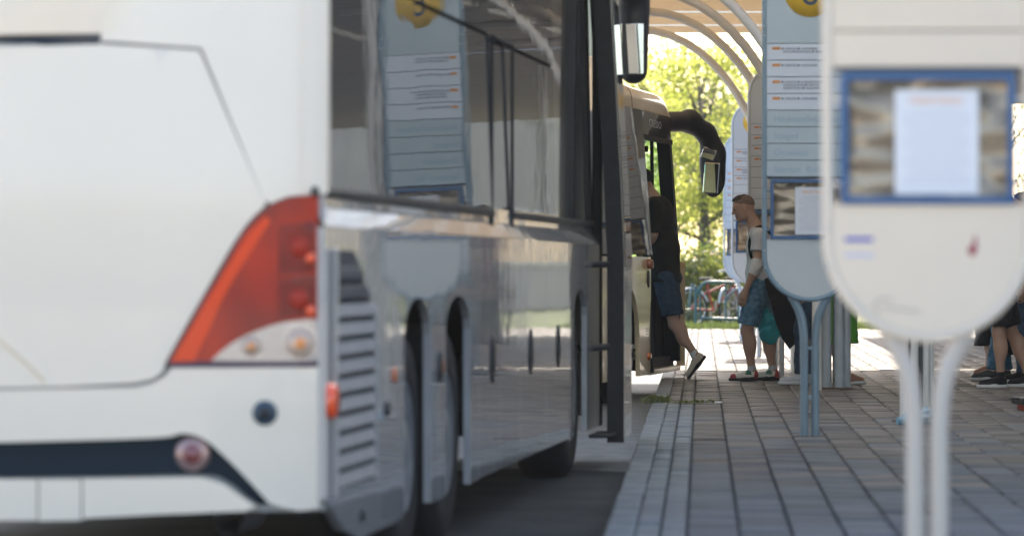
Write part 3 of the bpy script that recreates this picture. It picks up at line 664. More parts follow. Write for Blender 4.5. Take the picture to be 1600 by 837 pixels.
def sign(x, y, rz, label, style, number, rows=True):
    s = thing('timetable_sign', label, 'sign', (x, y, PAVE), rz, SG)
    fm = framew if style == 'cream' else frameb; pmn = panelw if style == 'cream' else (panelb if style == 'blue' else mat('sign_panel_white', (0.68, 0.73, 0.78), 0.5))
    lm = mat('sign_leg_grey', (0.52, 0.47, 0.42), 0.35, coat=0.3) if style != 'blue' else legb
    if style == 'white': fm = lm = mat('sign_tube_grey_white', (0.62, 0.67, 0.72), 0.35, coat=0.3)
    lo, hi = stad(RR, ZC0, ZC1)
    MB().tube([(a, 0, b) for a, b in lo+hi], 0.0165, 10, closed=True).build('frame', fm, s)
    pr = RR-0.014
    f = lambda a, b, d: (a, d, b)
    lo2, hi2 = stad(pr, ZC0, ZC1)
    # top arch plate, stacked slats, lower plate
    MB().prism([(pr, 2.452), ]+hi2+[(-pr, 2.452)], f, -0.011, 0.011).build('top_plate', pmn, s)
    MB().prism(lo2+[(pr, 1.2305), (-pr, 1.2305)], f, -0.011, 0.011).build('lower_plate', mat('plate_pale_grey', (0.62, 0.645, 0.64), 0.5, var=0.06) if style == 'blue' else pmn, s)
    sme = None
    for k in range(8):
        z1 = 2.448-k*0.104
        w_ = rows and k < 4 and style != 'cream'
        me = MB().box((0, 0, 0), (2*pr, 0.022, 0.100), bev=0.003).mesh('slat')
        o = link('slat', me, rowsw if w_ else pmn, s); o.location = (0, 0.0, z1-0.05)
        if w_:
            MB().box((-0.21, -0.0118, z1-0.028), (0.05, 0.0016, 0.017)).build('route_tag', inko, o).location = (0, 0, -(z1-0.05))
            for q, t in enumerate(ROWS[k]):
                if t: text('route_lettering', t, 0.0185, ink, o, (-0.178 if q == 0 else -0.168, -0.0120, 0.014-0.019*q))
        elif style == 'blue': text('embossed_lettering', EMB[k-4], 0.055, emb, o, (-0.225, -0.0120, -0.022))
    yd = MB().lathe([(0.0001, 0.003), (0.16, 0.003), (0.16, 0)], 40, Matrix.Rotation(R(90), 3, 'X'), (0.0, -0.0112, 2.775)).build('number_disc', yel, s)
    text('number', number, 0.24, num, yd, (0, -0.0150, 2.69), align='CENTER')
    MB().box((0, 0.014, 2.055), (2*pr-0.01, 0.004, 0.90)).build('back_plate', mat('back_plate_grey', (0.12, 0.15, 0.18), 0.6), s)
    # info box
    for c_, d_ in (((0, -0.008, 1.592), (0.49, 0.034, 0.022)), ((0, -0.008, 1.241), (0.49, 0.034, 0.022)), ((-0.237, -0.008, 1.4165), (0.021, 0.034, 0.332)), ((0.236, -0.008, 1.4165), (0.023, 0.034, 0.332))):
        MB().box(c_, d_, bev=0.002).build('box_frame', boxb, s)
    MB().box((0, 0.006, 1.4165), (0.456, 0.006, 0.331)).build('box_film', film, s)
    pp = MB().box((0.025, -0.002, 1.407), (0.236, 0.003, 0.296)).build('timetable_paper', paper, s)
    text('headline', 'MENETREND', 0.026, inkp, pp, (0.025, -0.0042, 1.515), align='CENTER')
    pk = MB()
    for k in range(15): pk.box((0.025, -0.0040, 1.495-0.0145*k), (0.19 if k % 4 else 0.15, 0.0008, 0.003))
    pk.build('printed_rows', mat('print_grey', (0.55, 0.56, 0.62), 0.7), pp)
    for z in (1.53, 1.29):
        for sx in (-1, 1): MB().box((sx*0.258, 0, z), (0.03, 0.016, 0.012)).build('box_clip', fm, s)
    for z in (2.5, 2.56, 1.05, 1.16):
        for sx in (-1, 1): MB().lathe([(0.006, 0), (0.005, 0.004), (0.0001, 0.005)], 8, Matrix.Rotation(R(90), 3, 'X'), (sx*RR, -0.0155, z)).build('bolt', metal, s)
    for sx in (-1, 1):
        pts = smooth_poly([(sx*0.118, 0.03, 0.878), (sx*0.085, 0.03, 0.82), (sx*0.052, 0.03, 0.74), (sx*0.036, 0.03, 0.62), (sx*0.034, 0.03, 0.45), (sx*0.034, 0.03, 0.0)], 5)
        MB().tube(pts, 0.0265, 14).build('leg', lm, s)
    for z in ((0.55, 0.24) if style != 'cream' else (0.1,)): MB().box((0, 0.03, z), (0.03, 0.03, 0.02)).build('leg_bracket', lm, s)
    if style == 'cream':
        MB().box((-0.196, -0.0118, 1.131), (0.08, 0.0014, 0.012)).build('blue_sticker', inkb, s); MB().box((-0.196, -0.0118, 1.086), (0.085, 0.0014, 0.008)).build('pale_sticker', mat('ink_pale_blue', (0.5, 0.52, 0.72), 0.6), s)
        st_ = sdf_mesh('red_stain', [ell((0.125, -0.0118, 1.10), (0.013, 0.0012, 0.017)), ell((0.133, -0.0118, 1.125), (0.005, 0.0012, 0.02))], 0.0012, 0.004); link('red_stain', st_, mat('red_stain', (0.35, 0.04, 0.06), 0.6), s)
        MB().tube([(-0.14, -0.0118, 0.92), (-0.155, -0.0118, 0.945), (-0.13, -0.0118, 0.965), (-0.10, -0.0118, 0.96)], 0.0022, 5).tube([(-0.13, -0.0118, 0.94), (-0.02, -0.0118, 0.925)], 0.002, 5).build('scratch_mark', mat('scratch_grey', (0.4, 0.36, 0.33), 0.7), s)
    if style == 'blue':
        sp = MB()
        for _ in range(26): 
            a_, b_ = rng.gauss(0.11, 0.02), rng.gauss(1.10, 0.03); sp.box((a_, -0.0114, b_), (0.004, 0.0012, 0.004))
        so = sp.build('specks', ink, s); so['kind'] = 'stuff'
    return s
sign(1.180, 10.9, -0.03, 'nearest timetable sign, cream, large and out of focus at the right', 'cream', '5')
sign(1.862, 24.0, -0.03, 'blue-grey timetable sign with orange route tags, in front of the man in denim shorts', 'blue', '6')
sign(2.594, 37.4, -0.03, 'white timetable sign just behind the man with the bandaged elbow', 'white', '7')
sign(2.89, 45.4, -0.03, 'white round-topped timetable sign with yellow disc, second beyond the waiting man', 'white', '8')
sign(3.38, 56.0, -0.03, 'farthest white timetable sign, its left edge showing past the others', 'white', '9')

# ------------------------------------------------------------------ platform canopy: posts that bend into ribs, roof panels
cano = thing('platform_canopy', 'platform canopy of white bent steel tubes under a beige panelled roof', 'canopy', (0, 0, 0))
tubew = mat('canopy_tube_white', (0.76, 0.73, 0.68), 0.35, coat=0.3, var=0.12, vscale=4)
tubeg = mat('canopy_tube_grey', (0.42, 0.47, 0.50), 0.35, coat=0.3, var=0.2, vscale=6)
RH = CAMH+2.6
def rib(Z, c, m, xoff=0.0, sgn=-1, foot=PAVE, r=0.044):
    X = c+1.5; pts = [(X, Z, foot), (X, Z, 0.8), (X, Z, RH-2.4)]
    for k in range(1, 15):
        t = k/14*math.pi/2; pts.append((X+sgn*1.5*(1-math.cos(t)), Z, RH-2.4+2.4*math.sin(t)))
    pts.append((X+sgn*2.6, Z, RH+0.02))
    return MB().tube(pts, r, 14).build('post_rib', m, cano)
zs = [33, 36, 39, 42]
for Z in zs:
    c = 1.12+(Z-33)*0.0335 if Z < 42 else 1.40
    if Z == 39: c = 1.37
    if Z == 36: c = 1.25
    if Z in (27, 30): c += 0.18
    if Z < 27: c += 0.55
    rib(Z, c, tubew); 
    X = c+1.5
    MB().tube([(X+0.06, Z, RH-2.3)]+[(X+0.06+1.5*(1-math.cos(k/10*math.pi/2)), Z, RH-2.4+2.4*math.sin(k/10*math.pi/2)) for k in range(1, 11)]+[(X+3.2, Z, RH+0.02)], 0.042, 12).build('back_rib', tubew, cano)
# pipe clusters
for X, Z, n_, mm in ((2.80, 33.3, 5, tubeg), (2.76, 26.2, 7, tubew), (2.95, 20.0, 7, tubew)):
    for k in range(n_):
        a_ = 2*math.pi*k/n_; q = (X+0.095*math.cos(a_)*1.0, Z+0.08*math.sin(a_))
        MB().tube([(q[0], q[1], PAVE), (q[0], q[1], RH-0.1)], 0.043 if n_ == 5 else 0.026, 12).build('column_pipe', mm, cano)
    if n_ == 7: MB().tube([(X+0.02, Z, PAVE), (X+0.02, Z, RH-0.1)], 0.075, 16).build('column_core', mat('column_dark', (0.02, 0.025, 0.035), 0.3), cano)
    MB().lathe([(0.17, 0), (0.17, 0.012), (0.12, 0.02)], 20, None, (X, Z, PAVE)).build('base_plate', mat('rusty_base', (0.12, 0.08, 0.06), 0.8, var=0.4), cano)
roofm = translucentmat('beige_roof_sheet', (0.78, 0.66, 0.50), 0.48)
roofd = mat('roof_sheet_brown', (0.46, 0.42, 0.38), 0.6, var=0.25, vscale=3, stretch=(0.5, 8, 1))  # unseen right-hand roof strips, made opaque to darken platform and reflections
roofn = translucentmat('grey_roof_sheet', (0.78, 0.82, 0.86), 0.75)  # unseen near panels, made translucent and cool to light the platform
roofw = translucentmat('pale_roof_light', (0.80, 0.80, 0.78), 0.6)
ye = 43.6; k = 0
while ye > 17.0:
    skyl = (k % 4 == 2); d_ = 0.32 if skyl else 0.62
    yc = ye-d_/2; x0 = -0.75+0.033*(yc-33)
    xs_ = [x0, x0+1.6, x0+3.2, (3.7 if ye > 33 else 5.2)+0.033*(yc-33), x0+7.5, x0+11, x0+14.5]; za_ = lambda x: RH+0.08-0.0012*(x-1.6)**2
    for part in (0, 1):
        me = MB()
        for j in (range(3) if part == 0 else range(3, 6)):
            xa, xb = xs_[j], xs_[j+1]; za, zb = za_(xa), za_(xb)
            me.box(((xa+xb)/2, yc, (za+zb)/2), (xb-xa, d_-0.02, 0.03), Matrix.Rotation(-math.atan2(zb-za, xb-xa), 3, 'Y'))
        if part: me.build('roof_panel', roofd, cano)
        else: me.build('roof_light' if skyl else 'roof_panel', roofw if skyl else (roofm if ye > 33 else roofn), cano)
    ye -= d_; k += 1
ye = 62.0
while ye > 44.3:     # unseen right-hand roof bay, added to shade the paving mirrored in the coach
    me = MB()
    for j in range(5): me.box((4.7+0.0495*(ye-44)+1.9*j+0.95, ye-0.3, RH+0.06), (1.9, 0.58, 0.03))
    me.build('roof_panel', roofd, cano); ye -= 0.6
for Z in (47, 52, 57, 61.5): MB().tube([(6.6, Z, PAVE), (6.6, Z, RH+0.04)], 0.05, 12).build('back_post', tubew, cano)  # posts under the added, unseen bay
for x in (0.75, 2.6, 4.5, 6.6):
    MB().tube([(x+0.033*(17-33), 17.0, RH+0.02), (x+0.35, 43.5, RH+0.02)], 0.04, 10).build('purlin', tubew, cano)

# ------------------------------------------------------------------ people
skin = mat('skin_tan', (0.50, 0.30, 0.21), 0.55, var=0.12, vscale=9); skin2 = mat('skin_light', (0.52, 0.33, 0.25), 0.55, var=0.1, vscale=9)
def nz(amp, f=1.0, ph=0.0):
    def g_(P):
        x, y, z = P[..., 0]*f, P[..., 1]*f, P[..., 2]*f
        return amp*(np.sin(31*z+9*x+7*np.sin(11*y+ph)+ph)+0.7*np.sin(23*x-17*z+13*y+2*ph)+0.5*np.sin(57*z+21*y-19*x+ph))
    return g_
def V3(*a): return np.array(a, float)
def unit(a): return a/max(np.linalg.norm(a), 1e-9)
def hand_prims(wr, d, nrm, side, curl=0.5, s=1.0):
    d = unit(V3(*d)); nrm = unit(V3(*nrm)-d*np.dot(nrm, d)); sd_ = np.cross(nrm, d)*side
    P = [cone(wr, wr+d*0.075*s, 0.024*s, 0.028*s, k=0.015)]
    for i in range(-1, 2): P.append(cone(wr+d*0.03*s+sd_*0.02*i*s, wr+d*0.085*s+sd_*0.024*i*s, 0.017*s, 0.014*s, k=0.015))
    for i, ln in enumerate((0.072, 0.080, 0.075, 0.058)):
        o = (1.5-i)*0.0205*s; b0 = wr+d*0.09*s+sd_*o; c = curl*(0.8+0.15*i)
        d1 = unit(d*math.cos(c*0.5)+nrm*math.sin(c*0.5)); d2 = unit(d*math.cos(c*1.3)+nrm*math.sin(c*1.3))
        b1 = b0+d1*ln*0.5*s; b2 = b1+d2*ln*0.5*s
        P += [cone(b0-d*0.01, b1, 0.0105*s, 0.0095*s, k=0.004), cone(b1, b2, 0.0095*s, 0.008*s, k=0.004)]
    t0 = wr+d*0.025*s+sd_*0.022*s; t1 = t0+unit(d*0.75+sd_*0.55+nrm*0.3)*0.045*s; t2 = t1+unit(d+nrm*0.35+sd_*0.1)*0.032*s
    P += [cone(t0, t1, 0.014*s, 0.0115*s, k=0.008), cone(t1, t2, 0.0115*s, 0.009*s, k=0.004)]
    return P
def rotm(pitch, yaw=0.0):
    cp, sp = math.cos(pitch), math.sin(pitch); A = np.array([[cp, 0, sp], [0, 1, 0], [-sp, 0, cp]])
    cy, sy = math.cos(yaw), math.sin(yaw); B = np.array([[cy, -sy, 0], [sy, cy, 0], [0, 0, 1]]); return B@A
def shoe(par, ankle, toe_dir, pitch, mats, ln=0.28, h=0.008, accents=None):
    up_, so, sock = mats; e = ln-0.05
    # foot frame: origin under the heel, x forward
    yaw = math.atan2(toe_dir[1], toe_dir[0]); M = rotm(pitch, yaw)
    org = np.array(ankle)-M@V3(0.055, 0, 0.085)
    upper = [cone((0.045, 0, 0.045), (0.10, 0, 0.05), 0.040, 0.042, clip=[((0, 0, 0.022), (0, 0, -1))]), cone((0.10, 0, 0.048), (e-0.01, 0, 0.034), 0.042, 0.033, clip=[((0, 0, 0.022), (0, 0, -1))]), cone((0.05, 0, 0.06), (0.055, 0, 0.085), 0.040, 0.037, clip=[((0.05, 0, 0.095), (0.25, 0, 1))])]
    sole = [cone((0.04, 0, 0.02), (0.11, 0.004, 0.02), 0.044, 0.042, clip=[((0, 0, 0.030), (0, 0, 1)), ((0, 0, 0.0), (0, 0, -1))]), cone((0.11, 0.004, 0.02), (e, 0, 0.022), 0.042, 0.041, clip=[((0, 0, 0.028), (0, 0, 1)), ((0, 0, 0.0), (0, 0, -1))])]
    o = link('shoe', sdf_mesh('shoe', upper, h, 0.03), up_, par)
    o.matrix_local = Matrix.Translation(Vector(org)) @ Matrix(M.tolist()).to_4x4()
    link('sole', sdf_mesh('sole', sole, h, 0.02), so, o)
    for (nm, mm, fn) in (accents or []):
        cl_ = fn; pr_ = []
        for p in upper: pr_.append((lambda P, ev=p[0]: ev(P)-0.004, p[1]-0.004, p[2]+0.004, p[3], (p[4] or [])+cl_))
        link(nm, sdf_mesh(nm, pr_, h*0.8, 0.03), mm, o)
    return o
def person(label, loc, rz, J, st, h=0.011, group=None):
    p = thing('person', label, 'person', loc, rz, group); s = st.get('scale', 1.0)
    g_ = lambda k_: np.array(J[k_], float)
    hc, pit, yaw = g_('head'), J.get('pitch', 0.0), J.get('hyaw', 0.0); HM = rotm(pit, yaw)
    hp = lambda *a: hc+HM@V3(*a)
    B = [ell(hp(-0.012, 0, 0.022), (0.100, 0.077, 0.092), HM), ell(hp(0.030, 0, -0.035), (0.062, 0.058, 0.082), HM, k=0.03), cone(hp(0.0, 0.03, -0.07), hp(0.062, 0.008, -0.100), 0.030, 0.022), cone(hp(0.0, -0.03, -0.07), hp(0.062, -0.008, -0.100), 0.030, 0.022),
         cone(hp(0.088, 0, 0.008), hp(0.108, 0, -0.030), 0.008, 0.013, k=0.012), ell(hp(0.076, 0, 0.022), (0.02, 0.05, 0.010), HM, k=0.015), ell(hp(0.086, 0, -0.062), (0.012, 0.024, 0.007), HM, k=0.008), ell(hp(0.082, 0, -0.078), (0.012, 0.020, 0.007), HM, k=0.008),
         ell(hp(-0.005, 0.078, -0.018), (0.019, 0.010, 0.032), HM, k=0.006), ell(hp(-0.005, -0.078, -0.018), (0.019, 0.010, 0.032), HM, k=0.006)]
    nk, ch, wa, pe = g_('neck'), g_('chest'), g_('waist'), g_('pelvis')
    B += [cone(nk, hp(-0.035, 0, -0.05), 0.060, 0.054, k=0.03), ell(ch, (0.105, 0.155, 0.17)), ell(wa, (0.09, 0.135, 0.15)), ell(pe, (0.10, 0.150, 0.12)), cone(nk, ch, 0.07, 0.10)]
    sk = st.get('skin', skin); fat = st.get('fat', 0.0)
    for q, sg in (('l', 1), ('r', -1)):
        shd, el_, wr = g_('sh_'+q), g_('el_'+q), g_('wr_'+q)
        B += [cone(nk+(0, sg*0.04, -0.03), shd, 0.05, 0.052), cone(shd, el_, 0.050, 0.039), cone(el_, wr, 0.041, 0.026), ell(el_*0.7+wr*0.3, (0.041, 0.041, 0.06), k=0.03)]
        B += hand_prims(wr, unit(wr-el_)+np.array(J.get('hd_'+q, (0, 0, 0))), J.get('hn_'+q, (0, -sg, 0)), sg*J.get('hs_'+q, 1), J.get('curl', 0.5))
        hip, kn, an = g_('hip_'+q), g_('kn_'+q), g_('an_'+q)
        cf = kn*0.68+an*0.32; bk_ = np.array(J.get('calfback', (-0.018, 0, 0)))
        B += [cone(hip, kn, 0.088, 0.056), cone(kn, an, 0.054, 0.034), ell(cf+bk_, (0.056, 0.054, 0.11), k=0.04), cone(an, an+np.array((0.0, 0, -0.03)), 0.035, 0.035)]
    link('body', sdf_mesh('body', B, st.get('hb', h), 0.025), sk, p)
    for sg in (1, -1):
        link('eye', sdf_mesh('eye', [ell(hp(0.083, 0.031*sg, -0.003), (0.010, 0.014, 0.007), HM)], 0.004, 0.005), mat('eye_dark', (0.03, 0.02, 0.02), 0.2), p)
    # hair
    hl = st.get('hair_len', 'short'); hm = st.get('hair', mat('hair_brown', (0.05, 0.035, 0.025), 0.6))
    up_n = HM@V3(-0.55, 0, 1); t = 0.006 if hl == 'buzz' else 0.016
    t = 0.0015 if hl == 'buzz' else t
    H = [ell(hp(-0.014, 0, 0.026), (0.100+t, 0.077+t, 0.090+t), HM, clip=[(hp(0.03 if hl != 'buzz' else 0.0, 0, 0.045 if hl != 'buzz' else 0.030), -unit(HM@V3(-0.75 if hl != 'buzz' else -0.42, 0, 1)))])]
    if hl == 'long': H += [cone(hp(-0.06, 0, 0.0), nk+(-0.085, 0, -0.08), 0.075, 0.06)]
    link('hair', sdf_mesh('hair', H, 0.007, 0.02, noise=nz(0.0012, 3)), hm, p)
    if st.get('top_hair'):
        link('hair', sdf_mesh('hair', [ell(hp(0.004, 0, 0.068), (0.087, 0.062, 0.053), HM, k=0.01, clip=[(hp(0, 0, 0.072), -unit(HM@V3(-0.12, 0, 1)))])], 0.005, 0.01, noise=nz(0.002, 4)), mat('hair_top', (0.085, 0.066, 0.055), 0.9, var=0.3, vscale=50), p)
    # shirt
    f = 0.018+fat; hem = st.get('hem', 0.88); sl_ = st.get('sleeve', 0.55)
    T = [ell(ch, (0.105+f, 0.155+f, 0.17+f), clip=[(nk+np.array((0, 0, -0.005)), unit(V3(0.25, 0, 1)))]), ell(wa, (0.098+f*1.2, 0.14+f, 0.17+f)), cone(wa+np.array((0, 0.05, -0.05)), (pe[0], pe[1]+0.06, hem-0.05), 0.095+f, 0.10+f, clip=[((0, 0, hem), (0, 0, -1))]), cone(wa+np.array((0, -0.05, -0.05)), (pe[0], pe[1]-0.06, hem-0.05), 0.095+f, 0.10+f, clip=[((0, 0, hem), (0, 0, -1))])]
    for q, sg in (('l', 1), ('r', -1)):
        shd, el_ = g_('sh_'+q), g_('el_'+q); d = unit(el_-shd)
        if sl_ > 1:
            wr = g_('wr_'+q); T += [cone(nk+(0, sg*0.05, -0.035), shd, 0.055, 0.066), cone(shd, el_, 0.066, 0.056), cone(el_, wr, 0.054, 0.042, clip=[(wr, unit(wr-el_))])]
        else:
            e = shd+(el_-shd)*sl_; T += [cone(nk+(0, sg*0.05, -0.035), shd, 0.055, 0.066, clip=[(nk+np.array((0, 0, 0.012)), V3(0, 0, 1))]), cone(shd, e+d*0.03, 0.064, 0.066, clip=[(e, d)])]
    link(st.get('shirt_name', 'shirt'), sdf_mesh('shirt', T, h, 0.04, noise=nz(st.get('wr', 0.0022), 1.0, 0.7)), st['shirt'], p)
    # lower garment
    lg = st['lower']; lf = st.get('lfat', 0.022)
    if lg == 'skirt':
        z = st['skirt_hem']; Q = [cone((pe[0], pe[1], wa[2]-0.08), (pe[0], pe[1], z-0.1), 0.15, st.get('skirt_r', 0.22), clip=[((0, 0, z), (0, 0, -1))])]
        link('skirt', sdf_mesh('skirt', Q, h, 0.03, noise=nz(0.005, 0.8)), st['lower_m'], p)
    else:
        Q = [ell(pe, (0.112+fat*0.2, 0.160+fat*0.2, 0.125), clip=[((0, 0, pe[2]+0.09), (0, 0, 1))])]
        for q in 'lr':
            hip, kn, an = g_('hip_'+q), g_('kn_'+q), g_('an_'+q)
            if lg == 'jeans':
                d = unit(an-kn); Q += [cone(hip, kn, 0.10, 0.072), cone(kn, an-d*0.0, 0.072, 0.062, clip=[(an-d*0.01, d)])]
            else:
                fr_ = st.get('short_len', 0.95); d = unit(kn-hip); e = hip+(kn-hip)*fr_
                Q += [cone(hip, e+d*0.03, 0.10+lf, 0.082+lf, clip=[(e, unit(d+np.array(st.get('hemtilt', (0, 0, 0)))))])]
        link('jeans' if lg == 'jeans' else 'shorts', sdf_mesh('trousers', Q, h, 0.035, noise=nz(st.get('wrl', 0.004), 1.3, 2.0)), st['lower_m'], p)
    for q in 'lr':
        an = g_('an_'+q); kn = g_('kn_'+q)
        if st.get('sock') is not None:
            link('sock', sdf_mesh('sock', [cone(an-np.array((0, 0, 0.02)), an+unit(kn-an)*0.05, 0.040, 0.041, clip=[(an+unit(kn-an)*0.055, unit(kn-an))])], 0.008, 0.01), st['sock'], p)
        shoe(p, an, J.get('toe_'+q, (1, 0)), J.get('fp_'+q, 0.0), (st['shoe'], st['sole'], None), st.get('foot', 0.28), accents=st.get('acc'))
    return p
def stand(**kw):
    J = dict(head=(0.03, 0, 1.62), neck=(-0.005, 0, 1.45), chest=(0, 0, 1.26), waist=(0, 0, 1.07), pelvis=(0, 0, 0.93), sh_l=(0, 0.18, 1.39), sh_r=(0, -0.18, 1.39), el_l=(-0.02, 0.22, 1.12), el_r=(-0.02, -0.22, 1.12),
             wr_l=(0.04, 0.23, 0.88), wr_r=(0.04, -0.23, 0.88), hip_l=(0, 0.09, 0.90), hip_r=(0, -0.09, 0.90), kn_l=(0.03, 0.10, 0.49), kn_r=(0.01, -0.10, 0.49), an_l=(0.0, 0.11, 0.085), an_r=(-0.02, -0.11, 0.085))
    J.update(kw); return J
denim = mat('denim_light', (0.15, 0.31, 0.43), 0.85, col2=(0.04, 0.12, 0.21), vscale=26, detail=8, bump=0.004, bscale=120)
denimd = mat('denim_dark', (0.035, 0.075, 0.13), 0.85, var=0.4, vscale=20)
jeansb = mat('denim_bright', (0.06, 0.20, 0.33), 0.85, var=0.4, vscale=20)
tgrey = mat('tshirt_grey', (0.66, 0.67, 0.69), 0.9, var=0.10, vscale=12)
tblack = mat('tshirt_black', (0.008, 0.011, 0.011), 0.9, var=0.2)
black = mat('cloth_black', (0.010, 0.010, 0.013), 0.9, var=0.3)
wsh = mat('shoe_white', (0.70, 0.68, 0.62), 0.6); bsole = mat('sole_black', (0.015, 0.016, 0.02), 0.7); wsole = mat('sole_white', (0.65, 0.66, 0.66), 0.6)
redm = mat('shoe_red', (0.38, 0.025, 0.04), 0.5); greenm = mat('shoe_green', (0.02, 0.16, 0.11), 0.5); sockm = mat('sock_grey', (0.50, 0.50, 0.53), 0.9); sockw = mat('sock_white', (0.65, 0.68, 0.72), 0.9)
# the waiting man
JM = dict(head=(0.112, 0, 1.612), pitch=R(16), neck=(0.0, 0, 1.425), chest=(-0.035, 0, 1.235), waist=(-0.035, 0, 1.04), pelvis=(-0.035, 0, 0.905), sh_l=(-0.02, 0.165, 1.345), sh_r=(-0.04, -0.165, 1.345),
          el_l=(0.000, 0.215, 1.075), el_r=(-0.06, -0.21, 1.08), wr_l=(0.098, 0.205, 0.850), wr_r=(-0.05, -0.20, 0.84), hip_l=(-0.02, 0.09, 0.87), hip_r=(-0.05, -0.09, 0.87), kn_l=(0.085, 0.10, 0.47), kn_r=(-0.105, -0.10, 0.46),
          an_l=(0.035, 0.10, 0.090), an_r=(-0.175, -0.09, 0.090), hd_l=(0.02, 0, -0.35), hn_l=(-0.5, -1, 0), curl=0.45, toe_l=(1, 0.05), toe_r=(1, -0.12))
acc = [('toe_cap', redm, [((0.195, 0, 0), (-1, 0, 0.3))]), ('heel_patch', redm, [((0.040, 0, 0), (1, 0, 0.15))]), ('tongue_patch', greenm, [((0.075, 0, 0), (-1, 0, 0)), ((0.15, 0, 0), (1, 0, 0.5)), ((0, 0, 0.066), (0, 0, -1))]), ('side_patch', bsole, [((0.045, 0, 0), (-1, 0, 0)), ((0.155, 0, 0), (1, 0, 0)), ((0, 0, 0.040), (0.18, 0, 1))])]
MX, MY = (1180-800)*35.7/6000, 35.7
man = person('man in profile, cropped hair, grey T-shirt, denim shorts, white elbow bandage, waiting to board', (MX, MY, PAVE), math.pi, JM,
    dict(shirt=tgrey, lower='shorts', lower_m=denim, hem=0.875, sleeve=0.52, short_len=0.86, lfat=0.012, wrl=0.005, shoe=wsh, sole=bsole, sock=sockm, foot=0.285, acc=acc, hair_len='buzz', hair=mat('hair_cropped', (0.23, 0.155, 0.118), 0.9, var=0.35, vscale=60), top_hair=True, hb=0.0065, fat=0.0), h=0.008)
el_ = V3(*JM['el_l']); wr_ = V3(*JM['wr_l']); sh_ = V3(*JM['sh_l'])
link('bandage', sdf_mesh('bandage', [cone(el_+(sh_-el_)*0.20, el_+(wr_-el_)*0.06, 0.053, 0.052, clip=[(el_+(sh_-el_)*0.2, unit(sh_-el_))]), cone(el_, el_+(wr_-el_)*0.38, 0.054, 0.048, clip=[(el_+(wr_-el_)*0.38, unit(wr_-el_))])], 0.006, 0.02, noise=nz(0.0018, 2.5)), mat('bandage_white', (0.78, 0.76, 0.74), 0.9, var=0.08, vscale=25), man)
# backpack on his back
bp = thing('backpack', 'black backpack with shoulder straps on the back of the man in the grey T-shirt', 'backpack', (MX, MY, PAVE), math.pi)
link('pack', sdf_mesh('pack', [ell((-0.22, 0, 1.20), (0.075, 0.13, 0.19)), ell((-0.25, 0, 1.12), (0.06, 0.11, 0.09))], 0.012, 0.03), black, bp)
for sg in (1, -1):
    pts = smooth_poly([(-0.16, 0.10*sg, 1.36), (-0.07, 0.105*sg, 1.432), (0.0, 0.11*sg, 1.418), (0.045, 0.118*sg, 1.35), (0.062, 0.13*sg, 1.26), (0.045, 0.15*sg, 1.15), (-0.02, 0.168*sg, 1.08), (-0.14, 0.12*sg, 1.03)], 5)
    MB().tube(pts, 0.014, 8).build('strap', black, bp)
tb = thing('plastic_bag', 'turquoise plastic carrier bag hanging behind the thigh of the man in denim shorts', 'bag', (MX+0.135, MY+0.02, PAVE), 0)
tq = mat('turquoise_plastic', (0.03, 0.42, 0.50), 0.35, var=0.2, vscale=8)
link('bag_body', sdf_mesh('bag_body', [ell((0.0, 0, 0.475), (0.105, 0.05, 0.13)), cone((-0.02, 0, 0.56), (-0.08, 0.04, 0.80), 0.06, 0.018)], 0.009, 0.04, noise=nz(0.005, 1.6)), tq, tb)
link('bag_handle', sdf_mesh('bag_handle', [cone((-0.08, 0.04, 0.78), (-0.09, 0.08, 0.86), 0.014, 0.01)], 0.006, 0.01), tq, tb)
# boarding person
PXb = (1047-800)*36.4/6000; PYb = 36.45
def bx(px, py, y=0.0): return ((1047-px)/164.8, y, (418+1.05*164.8-py)/164.8)
JB = dict(head=bx(1001, 283), pitch=R(25), neck=bx(1021, 309), chest=bx(1029, 340), waist=bx(1037, 385), pelvis=bx(1040, 425), sh_l=bx(1025, 322, 0.18), sh_r=bx(1025, 322, -0.18), el_l=bx(1022, 366, 0.20), el_r=bx(1040, 366, -0.22),
          wr_l=bx(1012, 382, 0.12), wr_r=bx(1015, 385, -0.18), hip_l=bx(1040, 432, 0.09), hip_r=bx(1046, 432, -0.09), kn_l=bx(1054, 506, 0.11), kn_r=bx(1008, 470, -0.10), an_l=bx(1088, 555, 0.11), an_r=bx(1016, 535, -0.10), fp_l=R(52), calfback=(-0.005, 0, 0.01), fp_r=0.0, toe_l=(1, 0.0))
beige = mat('shoe_beige', (0.58, 0.52, 0.42), 0.65)
person('person in black T-shirt and blue denim shorts stepping up through the bus door', (PXb, PYb, PAVE), math.pi-0.05, JB,
    dict(shirt=tblack, lower='shorts', lower_m=denimd, hem=JB['pelvis'][2]-0.09, sleeve=0.95, short_len=0.82, lfat=0.02, shoe=beige, sole=bsole, sock=sockw, skin=skin2, fat=0.03, foot=0.29, hair=black, hb=0.009), h=0.011)
# person hidden behind the blue-grey sign
X3, Y3 = (1261-800)*34.7/6000, 34.7
g3 = mat('shoe_grey', (0.48, 0.52, 0.54), 0.6)
person('person in dark jeans and grey trainers, mostly hidden behind the blue-grey sign', (X3, Y3, PAVE), math.pi, stand(an_l=(0.06, 0.10, 0.085), kn_l=(0.05, 0.10, 0.49)),
    dict(shirt=mat('shirt_navy', (0.03, 0.04, 0.08), 0.9), lower='jeans', lower_m=denimd, shoe=g3, sole=wsole, skin=skin2), h=0.013)
